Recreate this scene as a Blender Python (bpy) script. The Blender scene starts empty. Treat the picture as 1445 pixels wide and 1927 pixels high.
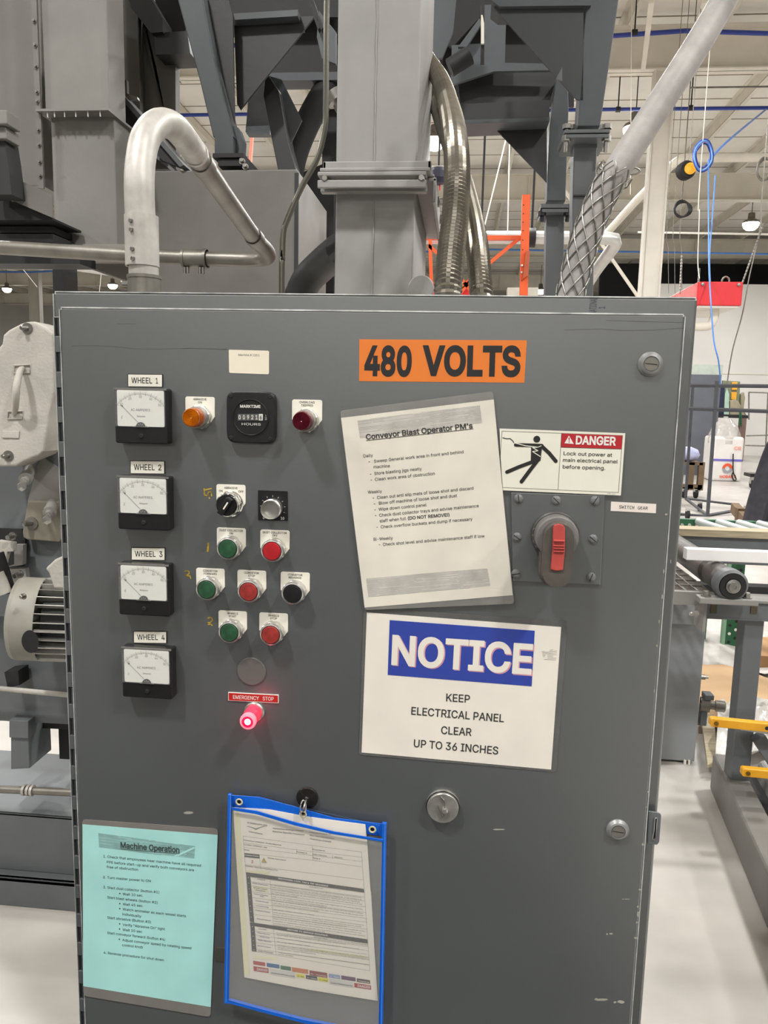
import bpy, math, random
from mathutils import Vector, Matrix, Euler
from mathutils.geometry import delaunay_2d_cdt
import numpy as np
random.seed(7)
PI = math.pi
# ------------------------------------------------------------------ camera
YAW, PITCH, ROLL = math.radians(5.533), math.radians(8.158), math.radians(1.3125)
CAM = Vector((0, -1.08, 1.65))
FPX = 1445.0
fw = Vector((-math.sin(YAW)*math.cos(PITCH), math.cos(YAW)*math.cos(PITCH), -math.sin(PITCH)))
_r = Vector((math.cos(YAW), math.sin(YAW), 0)); _u = _r.cross(fw)
rt = _r*math.cos(ROLL) + _u*math.sin(ROLL)
up = -_r*math.sin(ROLL) + _u*math.cos(ROLL)
cam_data = bpy.data.cameras.new('camera'); cam = bpy.data.objects.new('camera', cam_data)
bpy.context.scene.collection.objects.link(cam)
m = Matrix((rt, up, -fw)).transposed().to_4x4(); m.translation = CAM
cam.matrix_world = m
cam_data.sensor_fit = 'HORIZONTAL'; cam_data.sensor_width = 36; cam_data.lens = 36*FPX/1445
cam_data.clip_start = 0.02; cam_data.clip_end = 200
bpy.context.scene.camera = cam
# ------------------------------------------------------------------ world, lights, exposure
sc = bpy.context.scene
sc.view_settings.view_transform = 'Standard'; sc.view_settings.look = 'None'
sc.view_settings.exposure = 0.0; sc.view_settings.gamma = 1.0; sc.view_settings.use_curve_mapping = False
world = bpy.data.worlds.new('world'); sc.world = world; world.use_nodes = True
world.node_tree.nodes['Background'].inputs[0].default_value = (1, 0.97, 0.92, 1)
world.node_tree.nodes['Background'].inputs[1].default_value = 0.10
LAMP_POWER = 335      # watts of each high bay lamp
LAMP_COL = (1.0, 0.995, 0.985)

def ray(px, py):
    return fw + rt*((px-722.5)/FPX) - up*((py-963.5)/FPX)
def W(px, py, Y):                                   # point seen at a pixel, on the plane y = Y
    d = ray(px, py); return CAM + d*((Y-CAM.y)/d.y)
def F(px, py, z=0.0):                               # the same on a level plane z
    d = ray(px, py); return CAM + d*((z-CAM.z)/d.z)
def Z(ox, oy, s): return lambda x, y: (ox+x/s, oy+y/s)
ZB1 = Z(90, 560, 3.0745); ZB2 = Z(90, 850, 4.0148); ZB3 = Z(330, 640, 4.6613); ZB4 = Z(340, 890, 5.1607)
ZB5 = Z(340, 1200, 4.8167); ZB6 = Z(620, 620, 3.5692); ZB7 = Z(930, 780, 4.25)
ZC1 = Z(140, 1520, 4.7345); ZC2 = Z(410, 1460, 4.1273); ZC5 = Z(660, 1130, 3.4405); ZC6 = Z(1100, 1450, 4.0389)
ZA1 = Z(0, 0, 2.2578); ZA2 = Z(560, 0, 3.38); ZA3 = Z(880, 0, 2.5575); ZA4 = Z(0, 480, 3.706); ZA5 = Z(0, 950, 2.8778)
ZR1 = Z(1220, 520, 4.0133); ZR2 = Z(1220, 960, 3.5689); ZR3 = Z(1180, 1400, 3.6566)
ZD3 = Z(240, 0, 3.6125); ZD4 = Z(800, 0, 3.8026); ZD1 = Z(0, 0, 6.0208); ZD2 = Z(0, 300, 5.5577); ZD6 = Z(0, 860, 7.1375); ZD7 = Z(1290, 620, 8.032); ZD8 = Z(1220, 170, 4.48)

# ------------------------------------------------------------------ materials
def lin(c):
    return tuple(((v/255)/12.92 if v/255 <= .04045 else ((v/255+.055)/1.055)**2.4) for v in c) + (1,)
MATS = {}
def mat(name, col, rough=.5, metal=0.0, var=.06, scale=8.0, bump=0.0, bscale=60.0, alpha=1.0, coat=0.0, trans=0.0, spec=None, col2=None, stretch=None):
    if name in MATS: return MATS[name]
    m = bpy.data.materials.new(name); m.use_nodes = True; nt = m.node_tree; b = nt.nodes['Principled BSDF']
    tc = nt.nodes.new('ShaderNodeTexCoord'); n = nt.nodes.new('ShaderNodeTexNoise'); n.inputs['Scale'].default_value = scale; n.inputs['Detail'].default_value = 6
    src = tc.outputs['Object']
    if stretch:
        mp = nt.nodes.new('ShaderNodeMapping'); mp.inputs['Scale'].default_value = stretch
        nt.links.new(src, mp.inputs[0]); src = mp.outputs[0]
    nt.links.new(src, n.inputs['Vector'])
    r = nt.nodes.new('ShaderNodeValToRGB'); c = lin(col)
    r.color_ramp.elements[0].position = .3; r.color_ramp.elements[1].position = .7
    if col2: c0, c1 = lin(col2), c
    else: c0 = tuple(max(0, v*(1-var*2)) for v in c[:3])+(1,); c1 = tuple(min(1, v*(1+var)) for v in c[:3])+(1,)
    r.color_ramp.elements[0].color = c0; r.color_ramp.elements[1].color = c1
    nt.links.new(n.outputs['Fac'], r.inputs[0]); nt.links.new(r.outputs[0], b.inputs['Base Color'])
    b.inputs['Roughness'].default_value = rough; b.inputs['Metallic'].default_value = metal
    b.inputs['Alpha'].default_value = alpha; b.inputs['Coat Weight'].default_value = coat; b.inputs['Transmission Weight'].default_value = trans
    if spec is not None: b.inputs['Specular IOR Level'].default_value = spec
    if bump:
        n2 = nt.nodes.new('ShaderNodeTexNoise'); n2.inputs['Scale'].default_value = bscale; n2.inputs['Detail'].default_value = 4
        nt.links.new(src, n2.inputs['Vector'])
        bp = nt.nodes.new('ShaderNodeBump'); bp.inputs['Strength'].default_value = bump; bp.inputs['Distance'].default_value = .01
        nt.links.new(n2.outputs['Fac'], bp.inputs['Height']); nt.links.new(bp.outputs[0], b.inputs['Normal'])
    MATS[name] = m; return m
def emis(name, col, strength):
    m = bpy.data.materials.new(name); m.use_nodes = True; b = m.node_tree.nodes['Principled BSDF']
    b.inputs['Base Color'].default_value = lin(col); b.inputs['Emission Color'].default_value = lin(col); b.inputs['Emission Strength'].default_value = strength
    return m
M_DOOR = mat('grey_enamel', (73, 77, 77), .36, 0, .05, 5, .02, 180, spec=1.0)
for _k, _v in (('Coat Weight', 1.0), ('Coat IOR', 1.85), ('Coat Roughness', .38)): M_DOOR.node_tree.nodes['Principled BSDF'].inputs[_k].default_value = _v
M_DOORD = mat('grey_enamel_shaded', (88, 91, 93), .45, 0, .04, 5)
M_BOX = mat('box_grey_paint', (118, 115, 110), .5, 0, .08, 3, .05, 40)
M_DRIVE = mat('drive_grey_paint', (140, 143, 145), .45, 0, .04, 3)
M_MACH = mat('machine_grey_paint', (134, 132, 127), .48, 0, .10, 3, .05, 40)
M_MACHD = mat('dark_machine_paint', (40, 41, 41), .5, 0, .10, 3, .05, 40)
M_MACHB = mat('blue_grey_paint', (97, 101, 103), .45, 0, .08, 4, .04, 40)
M_DUSTY = mat('dusty_cast_paint', (182, 177, 168), .75, 0, .10, 6, .2, 120)
M_GALV = mat('galvanised_steel', (188, 184, 177), .5, .35, .14, 22, .05, 80)
M_DUCT = mat('light_duct_paint', (146, 144, 141), .45, 0, .08, 3, .05, 40)
M_HOP = mat('hopper_paint', (76, 80, 84), .5, 0, .08, 4, .04, 40)
M_GALVD = mat('dull_galvanised_steel', (134, 130, 122), .42, .6, .14, 10, .05, 60)
M_CHROME = mat('chrome', (225, 225, 222), .14, 1, .04, 30)
M_SATIN = mat('satin_nickel', (210, 208, 203), .3, .85, .06, 40)
M_STEEL = mat('bolt_steel', (150, 148, 143), .35, .9, .1, 50)
M_FLEX = mat('flexible_conduit_metal', (138, 133, 122), .27, .85, .1, 30)
M_BLACK = mat('black_plastic', (24, 24, 25), .38, 0, .15, 30)
M_BLACKM = mat('black_rubber', (20, 20, 21), .7, 0, .1, 30)
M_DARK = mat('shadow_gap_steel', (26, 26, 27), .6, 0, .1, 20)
M_IVORY = mat('ivory_legend_laminate', (232, 228, 214), .4, 0, .03, 60)
M_DIAL = mat('dial_paper', (218, 218, 210), .6, 0, .02, 40)
M_INK = mat('black_ink', (28, 27, 27), .6, 0, .0, 10)
M_INKG = mat('grey_ink', (112, 112, 110), .7, 0, .0, 10)
M_INKL = mat('pale_grey_ink', (166, 164, 158), .8, 0, .15, 60)
M_WHITEI = mat('white_print', (225, 222, 215), .6, 0, .0, 10)
M_GREENB = mat('green_button_plastic', (38, 84, 54), .5, 0, .22, 90)
M_REDB = mat('red_button_plastic', (158, 48, 42), .5, 0, .18, 90)
M_REDB2 = mat('glossy_red_plastic', (178, 36, 42), .3, 0, .08, 60)
M_PAPER = mat('white_paper', (232, 226, 214), .75, 0, .03, 14)
M_PAPER2 = mat('aged_paper', (224, 218, 204), .75, 0, .06, 12)
M_TEAL = mat('teal_paper', (166, 222, 217), .75, 0, .05, 12)
M_ORANGE = mat('orange_vinyl', (222, 120, 42), .45, 0, .03, 20)
M_DRED = mat('danger_red_vinyl', (176, 32, 40), .45, 0, .03, 20)
M_BLUEP = mat('blue_print', (6, 50, 158), .6, 0, .04, 40)
M_PVC = mat('blue_vinyl_trim', (16, 98, 208), .3, 0, .06, 30, coat=.3)
M_YELLOWP = mat('yellow_paint_marker', (176, 148, 46), .7, 0, .3, 120)
M_CHIP = mat('bare_primer', (158, 158, 146), .7, 0, .1, 80)
M_CONC = mat('polished_concrete', (182, 177, 170), .36, 0, .08, 3.5, .03, 30)
M_CEIL = mat('ceiling_facing', (242, 238, 230), .8, 0, .05, .8)
M_CREAM = mat('cream_steel_paint', (226, 221, 208), .6, 0, .05, 2)
M_WHITEP = mat('white_steel_paint', (226, 222, 212), .55, 0, .04, 2)
M_WALL = mat('white_wall_panel', (232, 229, 224), .7, 0, .03, .7)
M_DWALL = mat('dark_wall_cladding', (52, 53, 55), .8, 0, .1, 1)
M_BPIPE = mat('blue_air_pipe', (40, 62, 150), .4, 0, .05, 10)
M_BHOSE = mat('light_blue_hose', (88, 140, 220), .4, 0, .05, 10)
M_ORRACK = mat('orange_rack_paint', (226, 92, 38), .45, 0, .06, 5)
M_RED = mat('red_machine_paint', (205, 40, 48), .4, 0, .05, 4)
M_GREEN = mat('green_frame_paint', (34, 92, 62), .45, 0, .06, 6)
M_YEL = mat('yellow_tool_paint', (222, 158, 28), .45, 0, .08, 12)
M_CARD = mat('cardboard', (170, 140, 104), .8, 0, .06, 4)
M_WOOD = mat('rough_pine', (168, 156, 130), .75, 0, .14, 6, stretch=(1, 12, 12))
M_DWOOD = mat('dirty_wood', (112, 92, 68), .8, 0, .15, 6)
M_FILM = mat('plastic_film', (225, 222, 216), .18, 0, .1, 14, .6, 24, alpha=.75)
M_CLEAR = mat('clear_laminate', (205, 205, 202), .16, 0, .02, 8, .25, 9, alpha=.02, spec=.25)
M_LAMB = mat('laminate_border', (150, 148, 143), .3, 0, .12, 14, .2, 12, alpha=.55)
M_VINYLC = mat('clear_vinyl', (190, 190, 186), .14, 0, .02, 8, .3, 7, alpha=.14)
M_GLASS = mat('meter_window', (230, 230, 228), .08, 0, 0, 8, alpha=.07)
M_CLOTH = mat('dark_grey_cloth', (68, 66, 74), .95, 0, .1, 20)
M_BRASS = mat('brass', (150, 112, 52), .35, .9, .1, 30)
M_AMBER = mat('amber_lens', (226, 128, 22), .2, 0, .05, 40, trans=.25, coat=.5)
M_AMBERD = mat('amber_lens_ring', (176, 84, 12), .25, 0, .05, 40, coat=.4)
M_MAROON = mat('dark_red_lens', (98, 26, 40), .25, 0, .1, 40, coat=.4)
M_PINKG = mat('glowing_pink_acrylic', (255, 120, 140), .3)
def _glow(name, c, e, s):
    m = mat(name, c, .25); b = m.node_tree.nodes['Principled BSDF']; b.inputs['Emission Color'].default_value = lin(e); b.inputs['Emission Strength'].default_value = s; return m
M_GLOWR = _glow('lit_red_acrylic', (235, 70, 96), (255, 16, 60), .45)
M_GLOWP = _glow('lit_pink_rim', (240, 150, 160), (255, 90, 110), .65)
M_GLOWW = _glow('lit_core', (255, 250, 240), (255, 236, 225), 4.0)
M_LENS = emis('lamp_lens', (255, 248, 236), 14)

# ------------------------------------------------------------------ building helpers
COL = sc.collection
ORG = {}
class MB:
    def __init__(s): s.v = []; s.f = []; s.sm = []
    def add(s, vs, fs, smooth=False):
        b = len(s.v); s.v += [Vector(v) for v in vs]; s.f += [tuple(i+b for i in f) for f in fs]; s.sm += [smooth]*len(fs); return s
    def box(s, x0, x1, y0, y1, z0, z1):
        vs = [(x, y, z) for x in (x0, x1) for y in (y0, y1) for z in (z0, z1)]
        return s.add(vs, [(0,1,3,2),(4,6,7,5),(0,4,5,1),(2,3,7,6),(0,2,6,4),(1,5,7,3)])
    def prism(s, pts, ext):                              # pts: planar loop (Vectors), ext: extrusion vector
        n = len(pts); pts = [Vector(p) for p in pts]; e = Vector(ext)
        return s.add(pts+[p+e for p in pts], [tuple(range(n)), tuple(range(2*n-1, n-1, -1))]+[(i, i+n, (i+1) % n+n, (i+1) % n) for i in range(n)])
    def face(s, pts): return s.add(pts, [tuple(range(len(pts)))])
    def tube(s, pts, r, n=10, caps=True, smooth=True):
        pts = [Vector(p) for p in pts]; k = len(pts); rr = r if isinstance(r, (list, tuple)) else [r]*k
        T = [((pts[min(i+1, k-1)]-pts[max(i-1, 0)]).normalized()) for i in range(k)]
        a = Vector((0, 0, 1)) if abs(T[0].z) < .9 else Vector((1, 0, 0)); N = (a - T[0]*a.dot(T[0])).normalized(); vs = []
        for i in range(k):
            N = (N - T[i]*N.dot(T[i])).normalized(); B = T[i].cross(N)
            vs += [pts[i]+(N*math.cos(2*PI*j/n)+B*math.sin(2*PI*j/n))*rr[i] for j in range(n)]
        fs = [(i*n+j, i*n+(j+1) % n, (i+1)*n+(j+1) % n, (i+1)*n+j) for i in range(k-1) for j in range(n)]
        s.add(vs, fs, smooth)
        if caps: s.add(vs[:n], [tuple(range(n-1, -1, -1))]); s.add(vs[-n:], [tuple(range(n))])
        return s
    def cyl(s, a, b, r, n=16, r2=None): return s.tube([a, b], [r, r if r2 is None else r2], n)
    def lathe(s, c, axis, prof, n=24, smooth=True, phase=0):   # prof: (radius, distance along axis)
        ax = Vector(axis).normalized(); a = Vector((0, 0, 1)) if abs(ax.z) < .9 else Vector((1, 0, 0))
        N = (a-ax*a.dot(ax)).normalized(); B = ax.cross(N); c = Vector(c); vs = []
        for r, h in prof:
            vs += [c+ax*h+(N*math.cos(2*PI*j/n+phase)+B*math.sin(2*PI*j/n+phase))*max(r, 1e-5) for j in range(n)]
        for i in range(len(prof)-1):
            s.add(vs[i*n:(i+2)*n], [(j, (j+1) % n, n+(j+1) % n, n+j) for j in range(n)], smooth)
        return s
    def beam(s, a, b, w, h, upv=(0, 0, 1)):             # square bar
        a, b = Vector(a), Vector(b); t = (b-a).normalized(); u = Vector(upv); u = (u-t*u.dot(t)).normalized(); x = t.cross(u)
        q = [x*w/2+u*h/2, -x*w/2+u*h/2, -x*w/2-u*h/2, x*w/2-u*h/2]
        return s.prism([a+k for k in q], b-a)
def empty(name, loc, label, cat, group=None):
    o = bpy.data.objects.new(name, None); COL.objects.link(o); o.location = loc; o.empty_display_size = .05
    o['label'] = label; o['category'] = cat
    if group: o['group'] = group
    ORG[o.name] = Vector(loc); return o
def tag(o, label, cat, group=None, kind=None):
    if label: o['label'] = label
    if cat: o['category'] = cat
    if group: o['group'] = group
    if kind: o['kind'] = kind
    return o
def place(o, parent, loc=None):
    base = ORG[parent.name] if parent else Vector((0, 0, 0))
    if loc is None: ORG[o.name] = base
    else: o.location = Vector(loc)-base; ORG[o.name] = Vector(loc)
    if parent: o.parent = parent
def build(mb, name, material, parent=None, loc=None, label=None, bevel=0, seg=2, kind=None, mesh=None, smooth=None):
    """links the collected shapes as ONE mesh object; with loc the shapes are local to loc, else they are in world coordinates"""
    if mesh is None:
        base = Vector((0, 0, 0)) if (loc is not None or not parent) else ORG[parent.name]
        me = bpy.data.meshes.new(name); me.from_pydata([v-base for v in mb.v], [], mb.f)
        me.polygons.foreach_set('use_smooth', [bool(x) if smooth is None else smooth for x in mb.sm]); me.materials.append(material); me.update()
    else: me = mesh
    o = bpy.data.objects.new(name, me); COL.objects.link(o); place(o, parent, loc)
    if bevel:
        md = o.modifiers.new('edge', 'BEVEL'); md.width = bevel; md.segments = seg; md.limit_method = 'ANGLE'; md.angle_limit = math.radians(40); md.harden_normals = False
    if label: o['label'] = label
    if kind: o['kind'] = kind
    return o
def poly(pxs, Y, thick): return ([W(x, y, Y) for x, y in pxs], Vector((0, thick, 0)))
def slab(pxs, Y, thick, mb=None):
    mb = mb or MB(); p, e = poly(pxs, Y, thick); return mb.prism(p, e)
def rect(x0, x1, z0, z1, Y, t, r=0.0, n=5):             # rounded rectangle lying in the door plane, local or world
    if r <= 0: pts = [(x0, z0), (x1, z0), (x1, z1), (x0, z1)]
    else:
        pts = []
        for cx, cz, a0 in ((x1-r, z0+r, -90), (x1-r, z1-r, 0), (x0+r, z1-r, 90), (x0+r, z0+r, 180)):
            pts += [(cx+r*math.cos(math.radians(a0+90*k/n)), cz+r*math.sin(math.radians(a0+90*k/n))) for k in range(n+1)]
    return [Vector((x, Y, z)) for x, z in pts], Vector((0, t, 0))
def spline(P, per=8):
    P = [Vector(p) for p in P]; out = []
    for i in range(len(P)-1):
        p0, p1, p2, p3 = P[max(i-1, 0)], P[i], P[i+1], P[min(i+2, len(P)-1)]
        for k in range(per):
            t = k/per; out.append(.5*((2*p1)+(p2-p0)*t+(2*p0-5*p1+4*p2-p3)*t*t+(3*p1-p0-3*p2+p3)*t**3))
    return out+[P[-1]]
def resample(P, step):
    L = [0]
    for a, b in zip(P, P[1:]): L.append(L[-1]+(b-a).length)
    n = max(2, int(L[-1]/step)); out = []; j = 0
    for i in range(n+1):
        t = L[-1]*i/n
        while j < len(P)-2 and L[j+1] < t: j += 1
        out.append(P[j].lerp(P[j+1], (t-L[j])/max(L[j+1]-L[j], 1e-9)))
    return out
# ---- lettering as flat geometry
_TC = {}
def _font(n):
    import os
    try:
        p = os.path.join(bpy.utils.resource_path('LOCAL'), 'datafiles', 'fonts', n); return bpy.data.fonts.load(p) if os.path.exists(p) else None
    except Exception: return None
FSANS = _font('Inter.woff2'); FMONO = _font('DejaVuSansMono.woff2')
def swell(p, k):                                         # moves an outline outward by k, with mitred corners
    q = p[np.linalg.norm(p-np.roll(p, 1, 0), axis=1) > 1e-6]
    if len(q) < 3: return p
    d = np.roll(q, -1, 0)-q; d /= np.linalg.norm(d, axis=1)[:, None]; n = np.stack([d[:, 1], -d[:, 0]], 1); m_ = n+np.roll(n, 1, 0)
    return q+m_*(k*2/np.maximum((m_**2).sum(1), 1.0))[:, None]
def union_fill(loops):                                   # one clean layer of triangles for overlapping outlines
    V = [Vector((float(x), float(y))) for p in loops for x, y in p]; E = []; b = 0
    for p in loops: n = len(p); E += [(b+i, b+(i+1) % n) for i in range(n)]; b += n
    v, _, f, *_ = delaunay_2d_cdt(V, E, [], 0, 1e-6)
    A = np.concatenate(loops); B = np.concatenate([np.roll(p, -1, 0) for p in loops])
    vv = np.array([q[:] for q in v]); C = np.array([vv[list(t)].mean(0) for t in f])
    y = C[:, 1][:, None]; up_ = (A[:, 1] <= y) & (B[:, 1] > y); dn = (A[:, 1] > y) & (B[:, 1] <= y)
    side = (B[:, 0]-A[:, 0])*(y-A[:, 1])-(C[:, 0][:, None]-A[:, 0])*(B[:, 1]-A[:, 1])
    w = (up_ & (side > 0)).sum(1)-(dn & (side < 0)).sum(1)
    return [Vector((q[0], q[1], 0)) for q in v], [tuple(t) for t, k in zip(f, w) if k > 0]
def tmesh(s, bold=0.0, font=None):
    font = font or FSANS
    k = (s, bold, font.name if font else '')
    if k not in _TC:
        c = bpy.data.curves.new('t', 'FONT'); c.body = s; c.size = 1; c.resolution_u = 2; c.fill_mode = 'NONE'
        if font: c.font = font
        o = bpy.data.objects.new('t', c); me = bpy.data.meshes.new_from_object(o)
        co = [v.co.xy.copy() for v in me.vertices]; nb = {}
        for e in me.edges: i, j = e.vertices; nb.setdefault(i, []).append(j); nb.setdefault(j, []).append(i)
        bpy.data.objects.remove(o); bpy.data.curves.remove(c); bpy.data.meshes.remove(me)
        seen = set(); loops = []
        for i in nb:
            if i in seen: continue
            L = [i]; seen.add(i); cur = nb[i][0]; prev = i
            # follow in the vertex order of the outline
            if i+1 in nb[i]: cur = i+1
            while cur != i and cur not in seen:
                L.append(cur); seen.add(cur); nx = [q for q in nb[cur] if q != prev]
                if not nx: break
                prev, cur = cur, nx[0]
            if len(L) > 2: loops.append(L)
        P = [np.array([co[i][:] for i in L]) for L in loops]
        ar = [float(np.sum(p[:, 0]*np.roll(p[:, 1], -1)-np.roll(p[:, 0], -1)*p[:, 1])) for p in P]
        if sum(ar) < 0: P = [p[::-1] for p in P]
        if bold: P = [swell(p, bold) for p in P]
        P.sort(key=lambda p: p[:, 0].min()); groups = []; hi = -9
        for p in P:                                       # letters that do not touch are filled one after the other
            if p[:, 0].min() > hi: groups.append([])
            groups[-1].append(p); hi = max(hi, p[:, 0].max())
        vs = []; fs = []
        for g in groups:
            v, f = union_fill(g); base = len(vs); vs += v; fs += [tuple(base+i for i in t) for t in f]
        _TC[k] = (vs, fs)
    return _TC[k]
_cap = max(v.y for v in tmesh('H')[0])
def text3(mb, s, o, ux, uy, bold=0.0, font=None):
    vs, fs = tmesh(s, bold, font)
    x0 = min(v.x for v in vs); x1 = max(v.x for v in vs); w = x1-x0; cap = _cap
    mb.add([o+ux*((v.x-x0)/w)+uy*(v.y/cap) for v in vs], fs)
def text(mb, s, p0, p1, cap, Y, bold=0.0, font=None):               # baseline from p0 to p1 in pixels, cap height in pixels
    A, B = W(p0[0], p0[1], Y), W(p1[0], p1[1], Y); h = abs(W(p0[0], p0[1]-cap, Y).z-A.z)
    d = (B-A).normalized(); u = Vector((-d.z, 0, d.x)); text3(mb, s, A, B-A, u*h, bold, font)
def stroke(mb, pxs, w, Y, zfn=None, t=0):                # a flat printed line through pixels, w pixels wide
    P = [W(*(zfn(*p) if zfn else p), Y) for p in pxs]; k = w/1340/2
    for a, b in zip(P, P[1:]):
        d = (b-a).normalized(); n = Vector((-d.z, 0, d.x))*k
        mb.face([a+n-d*k*.3, b+n+d*k*.3, b-n+d*k*.3, a-n-d*k*.3])
def fillp(mb, pxs, Y, zfn=None): mb.face([W(*(zfn(*p) if zfn else p), Y) for p in pxs]); return mb
def hexbolt(mb, c, ax, r, h, n=6):
    c = Vector(c); mb.lathe(c, ax, [(r*1.55, 0), (r*1.55, h*.22), (r*1.5, h*.25), (0, h*.25)], 16, False)
    mb.lathe(c, ax, [(r, h*.2), (r, h), (r*.85, h*1.08), (0, h*1.08)], n, False)
# ================================================================== the hall
HD = 8.15            # height of the roof deck
GB = 7.2             # underside of the roof girders
def structure(mb, name, material, parent=None, bevel=0, label=None):
    o = build(mb, name, material, parent, bevel=bevel)
    if not parent: o['kind'] = 'structure'
    if label: o['label'] = label
    return o
structure(MB().box(-30, 30, -44, 52, -.2, 0), 'floor', M_CONC)
r = empty('added_dark_cabinet', (-.4, -4.6, 0), 'unseen long dark cabinet added behind the camera to darken the door reflection', 'cabinet')  # unseen cabinet, added to darken the reflection in the lower door
md_ = mat('added_cabinet_paint', (40, 41, 43), .55, 0, .08, 5)
build(MB().box(-3.4, 2.6, -5.2, -4.5, .08, 1.26), 'added_carcass', md_, r, bevel=.01); build(MB().box(-3.3, 2.5, -5.1, -4.6, 0, .08), 'plinth', M_DARK, r); build(MB().box(-3.45, 2.65, -5.25, -4.45, 1.26, 1.30), 'added_worktop', M_BLACK, r, bevel=.005)
for k in range(6):
    o = build(MB().box(-3.38+k, -2.42+k, -4.5, -4.47, .12, 1.22), 'door', md_, r, bevel=.006); build(MB().box(-2.56+k, -2.53+k, -4.47, -4.44, .6, .8), 'handle', M_STEEL, o)  # doors and handles of the unseen added cabinet
mb = MB(); mb.box(-2.6, .75, -4.2, -.12, 0, .015); tag(build(mb, 'added_floor_mat', mat('added_mat_rubber', (36, 36, 37), .85, 0, .1, 30), bevel=.004), 'unseen black rubber mat added in front of the cabinet to cut floor bounce', 'mat')  # unseen dark mat, added to cut light bouncing from floor to door
ceil = structure(MB().box(-30, 30, -44, 52, HD, HD+.2), 'ceiling', M_CEIL)
jm = MB()
for k in range(-36, 44): jm.box(-30, 30, k*1.2, k*1.2+.02, HD-.012, HD)
build(jm, 'deck_seam', mat('seam_tape', (160, 150, 135), .8), ceil, kind='stuff')
for k in range(40):
    x = -29+k*1.5
    mb = MB(); mb.box(x, x+.012, -44, 52, HD-.26, HD); mb.box(x, x+.085, -44, 52, HD-.262, HD-.25); mb.box(x-.07, x+.012, -44, 52, HD-.014, HD-.002)
    build(mb, 'roof_purlin', M_CREAM, kind='structure')
structure(MB().box(-30.2, 30.2, 52, 52.2, 0, HD), 'wall_back', M_WALL)
structure(MB().box(-30.2, -30, -44, 52, 0, HD), 'wall_left', M_WALL)
structure(MB().box(30, 30.2, -44, 52, 0, HD), 'wall_right', M_WALL)
structure(MB().box(-30.2, 30.2, -44.2, -44, 0, HD), 'wall_front', M_WALL)
# white partition and the dark cladding standing beyond it
pf = F(1400, 857); PX0 = W(1222, 700, pf.y).x; PZ = W(1400, 535, pf.y).z
wp = structure(MB().box(PX0, 30, pf.y, pf.y+.2, 0, PZ), 'wall_partition', M_WALL)
build(MB().box(PX0, 30, pf.y-.03, pf.y, W(1400, 703, pf.y).z-.03, W(1400, 703, pf.y).z), 'wall_rail', M_CREAM, wp)
structure(MB().box(PX0-1, 30, pf.y+6, pf.y+6.2, 0, HD-.3), 'wall_dark_cladding', M_DWALL)
# girders across the hall
GY = [F(1300, 135, GB).y]
GY = [GY[0]+8.3*k for k in range(-6, 5)]
for i, y in enumerate(GY):
    mb = MB(); mb.box(-30, 30, y-.008, y+.008, GB, HD-.26); mb.box(-30, 30, y-.13, y+.13, GB, GB+.02); mb.box(-30, 30, y-.13, y+.13, HD-.28, HD-.262)
    for k in range(18): mb.box(-29+k*3.4, -28.98+k*3.4, y-.12, y+.12, GB, HD-.28)
    structure(mb, 'trim_%d' % (i+1), M_CREAM, label='deep cream steel roof girder spanning the hall')
# columns
def hcolumn(x, y, z1, w, material, label, tint=0):
    r = empty('steel_column', (x, y, 0), label, 'column')
    mb = MB(); mb.box(x-w/2, x-w/2+.03, y-w*.3, y+w*.3, 0, z1); mb.box(x+w/2-.03, x+w/2, y-w*.3, y+w*.3, 0, z1); mb.box(x-w/2+.03, x+w/2-.03, y-w*.12, y+w*.12, 0, z1)
    build(mb, 'shaft', material, r); build(MB().box(x-w*.7, x+w*.7, y-w*.7, y+w*.7, 0, .025), 'base_plate', material, r)
c = W(1238, 300, GY[6]); hcolumn(c.x, GY[6], GB, .34, M_WHITEP, 'tall white steel column rising to the girder beyond the mesh-gripped cable')
cy = F(67, 515, GB).y if ray(67, 515).z > 0 else 30
c = W(67, 560, 31.5); hcolumn(c.x, 31.5, GB, .32*1.5, M_WHITEP, 'distant white column above the domed cast housing with the strap handle')
# small braces hanging by the near girder
for (a, b, lb) in (((1226, 0), (1210, 131), 'pale roof brace slanting down to the top of the white column'), ((1326, 0), (1294, 112), 'pale roof brace passing behind the fat grey cable')):
    mb = MB(); mb.beam(W(*a, GY[6]-3.2), W(*b, GY[6]-.2), .07, .07); tag(build(mb, 'roof_brace', M_CREAM), lb, 'brace')
def runpipe(name, pts, r, material, label, cat='pipe', n=10, hang=()):
    mb = MB(); mb.tube(pts, r, n); o = build(mb, name, material); tag(o, label, cat)
    if hang:
        for h in hang:
            q = MB(); q.cyl(h, (h.x, h.y, HD-.01), .012, 6); q.lathe(h-Vector((.04, 0, 0)), (1, 0, 0), [(r*1.5, 0), (r*1.5, .08)], 10); build(q, 'hanger', M_DARK, o)
    return o
y = GY[6]-.75; a = W(1160, 67, y); b = W(1445, 63, y)
runpipe('air_pipe', [(-14, y, a.z-.05), (a.x, y, a.z), (W(1290, 58, y).x, y, W(1290, 58, y).z), (b.x, y, b.z), (20, y, b.z-.1)], .035, M_BPIPE, 'thick deep blue air pipe crossing near the top of the picture', hang=[W(1194, 62, y)])
y = GY[6]+1.6; a = W(1140, 206, y); b = W(1445, 203, y)
runpipe('air_pipe', [(-14, y, a.z), a, b, (20, y, b.z)], .034, M_BPIPE, 'blue air pipe crossing the roof just above the lamp beside the fat cable', hang=[W(1300, 203, y), W(1163, 206, y)])
y = 26; a = W(890, 469, y); b = W(1445, 478, y)
runpipe('air_pipe', [(-20, y, W(60, 512, y).z), W(60, 512, y), a, b, (24, y, b.z)], .032, M_BHOSE, 'thin far blue air line low under the distant roof')
y = GY[6]+.42
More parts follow.
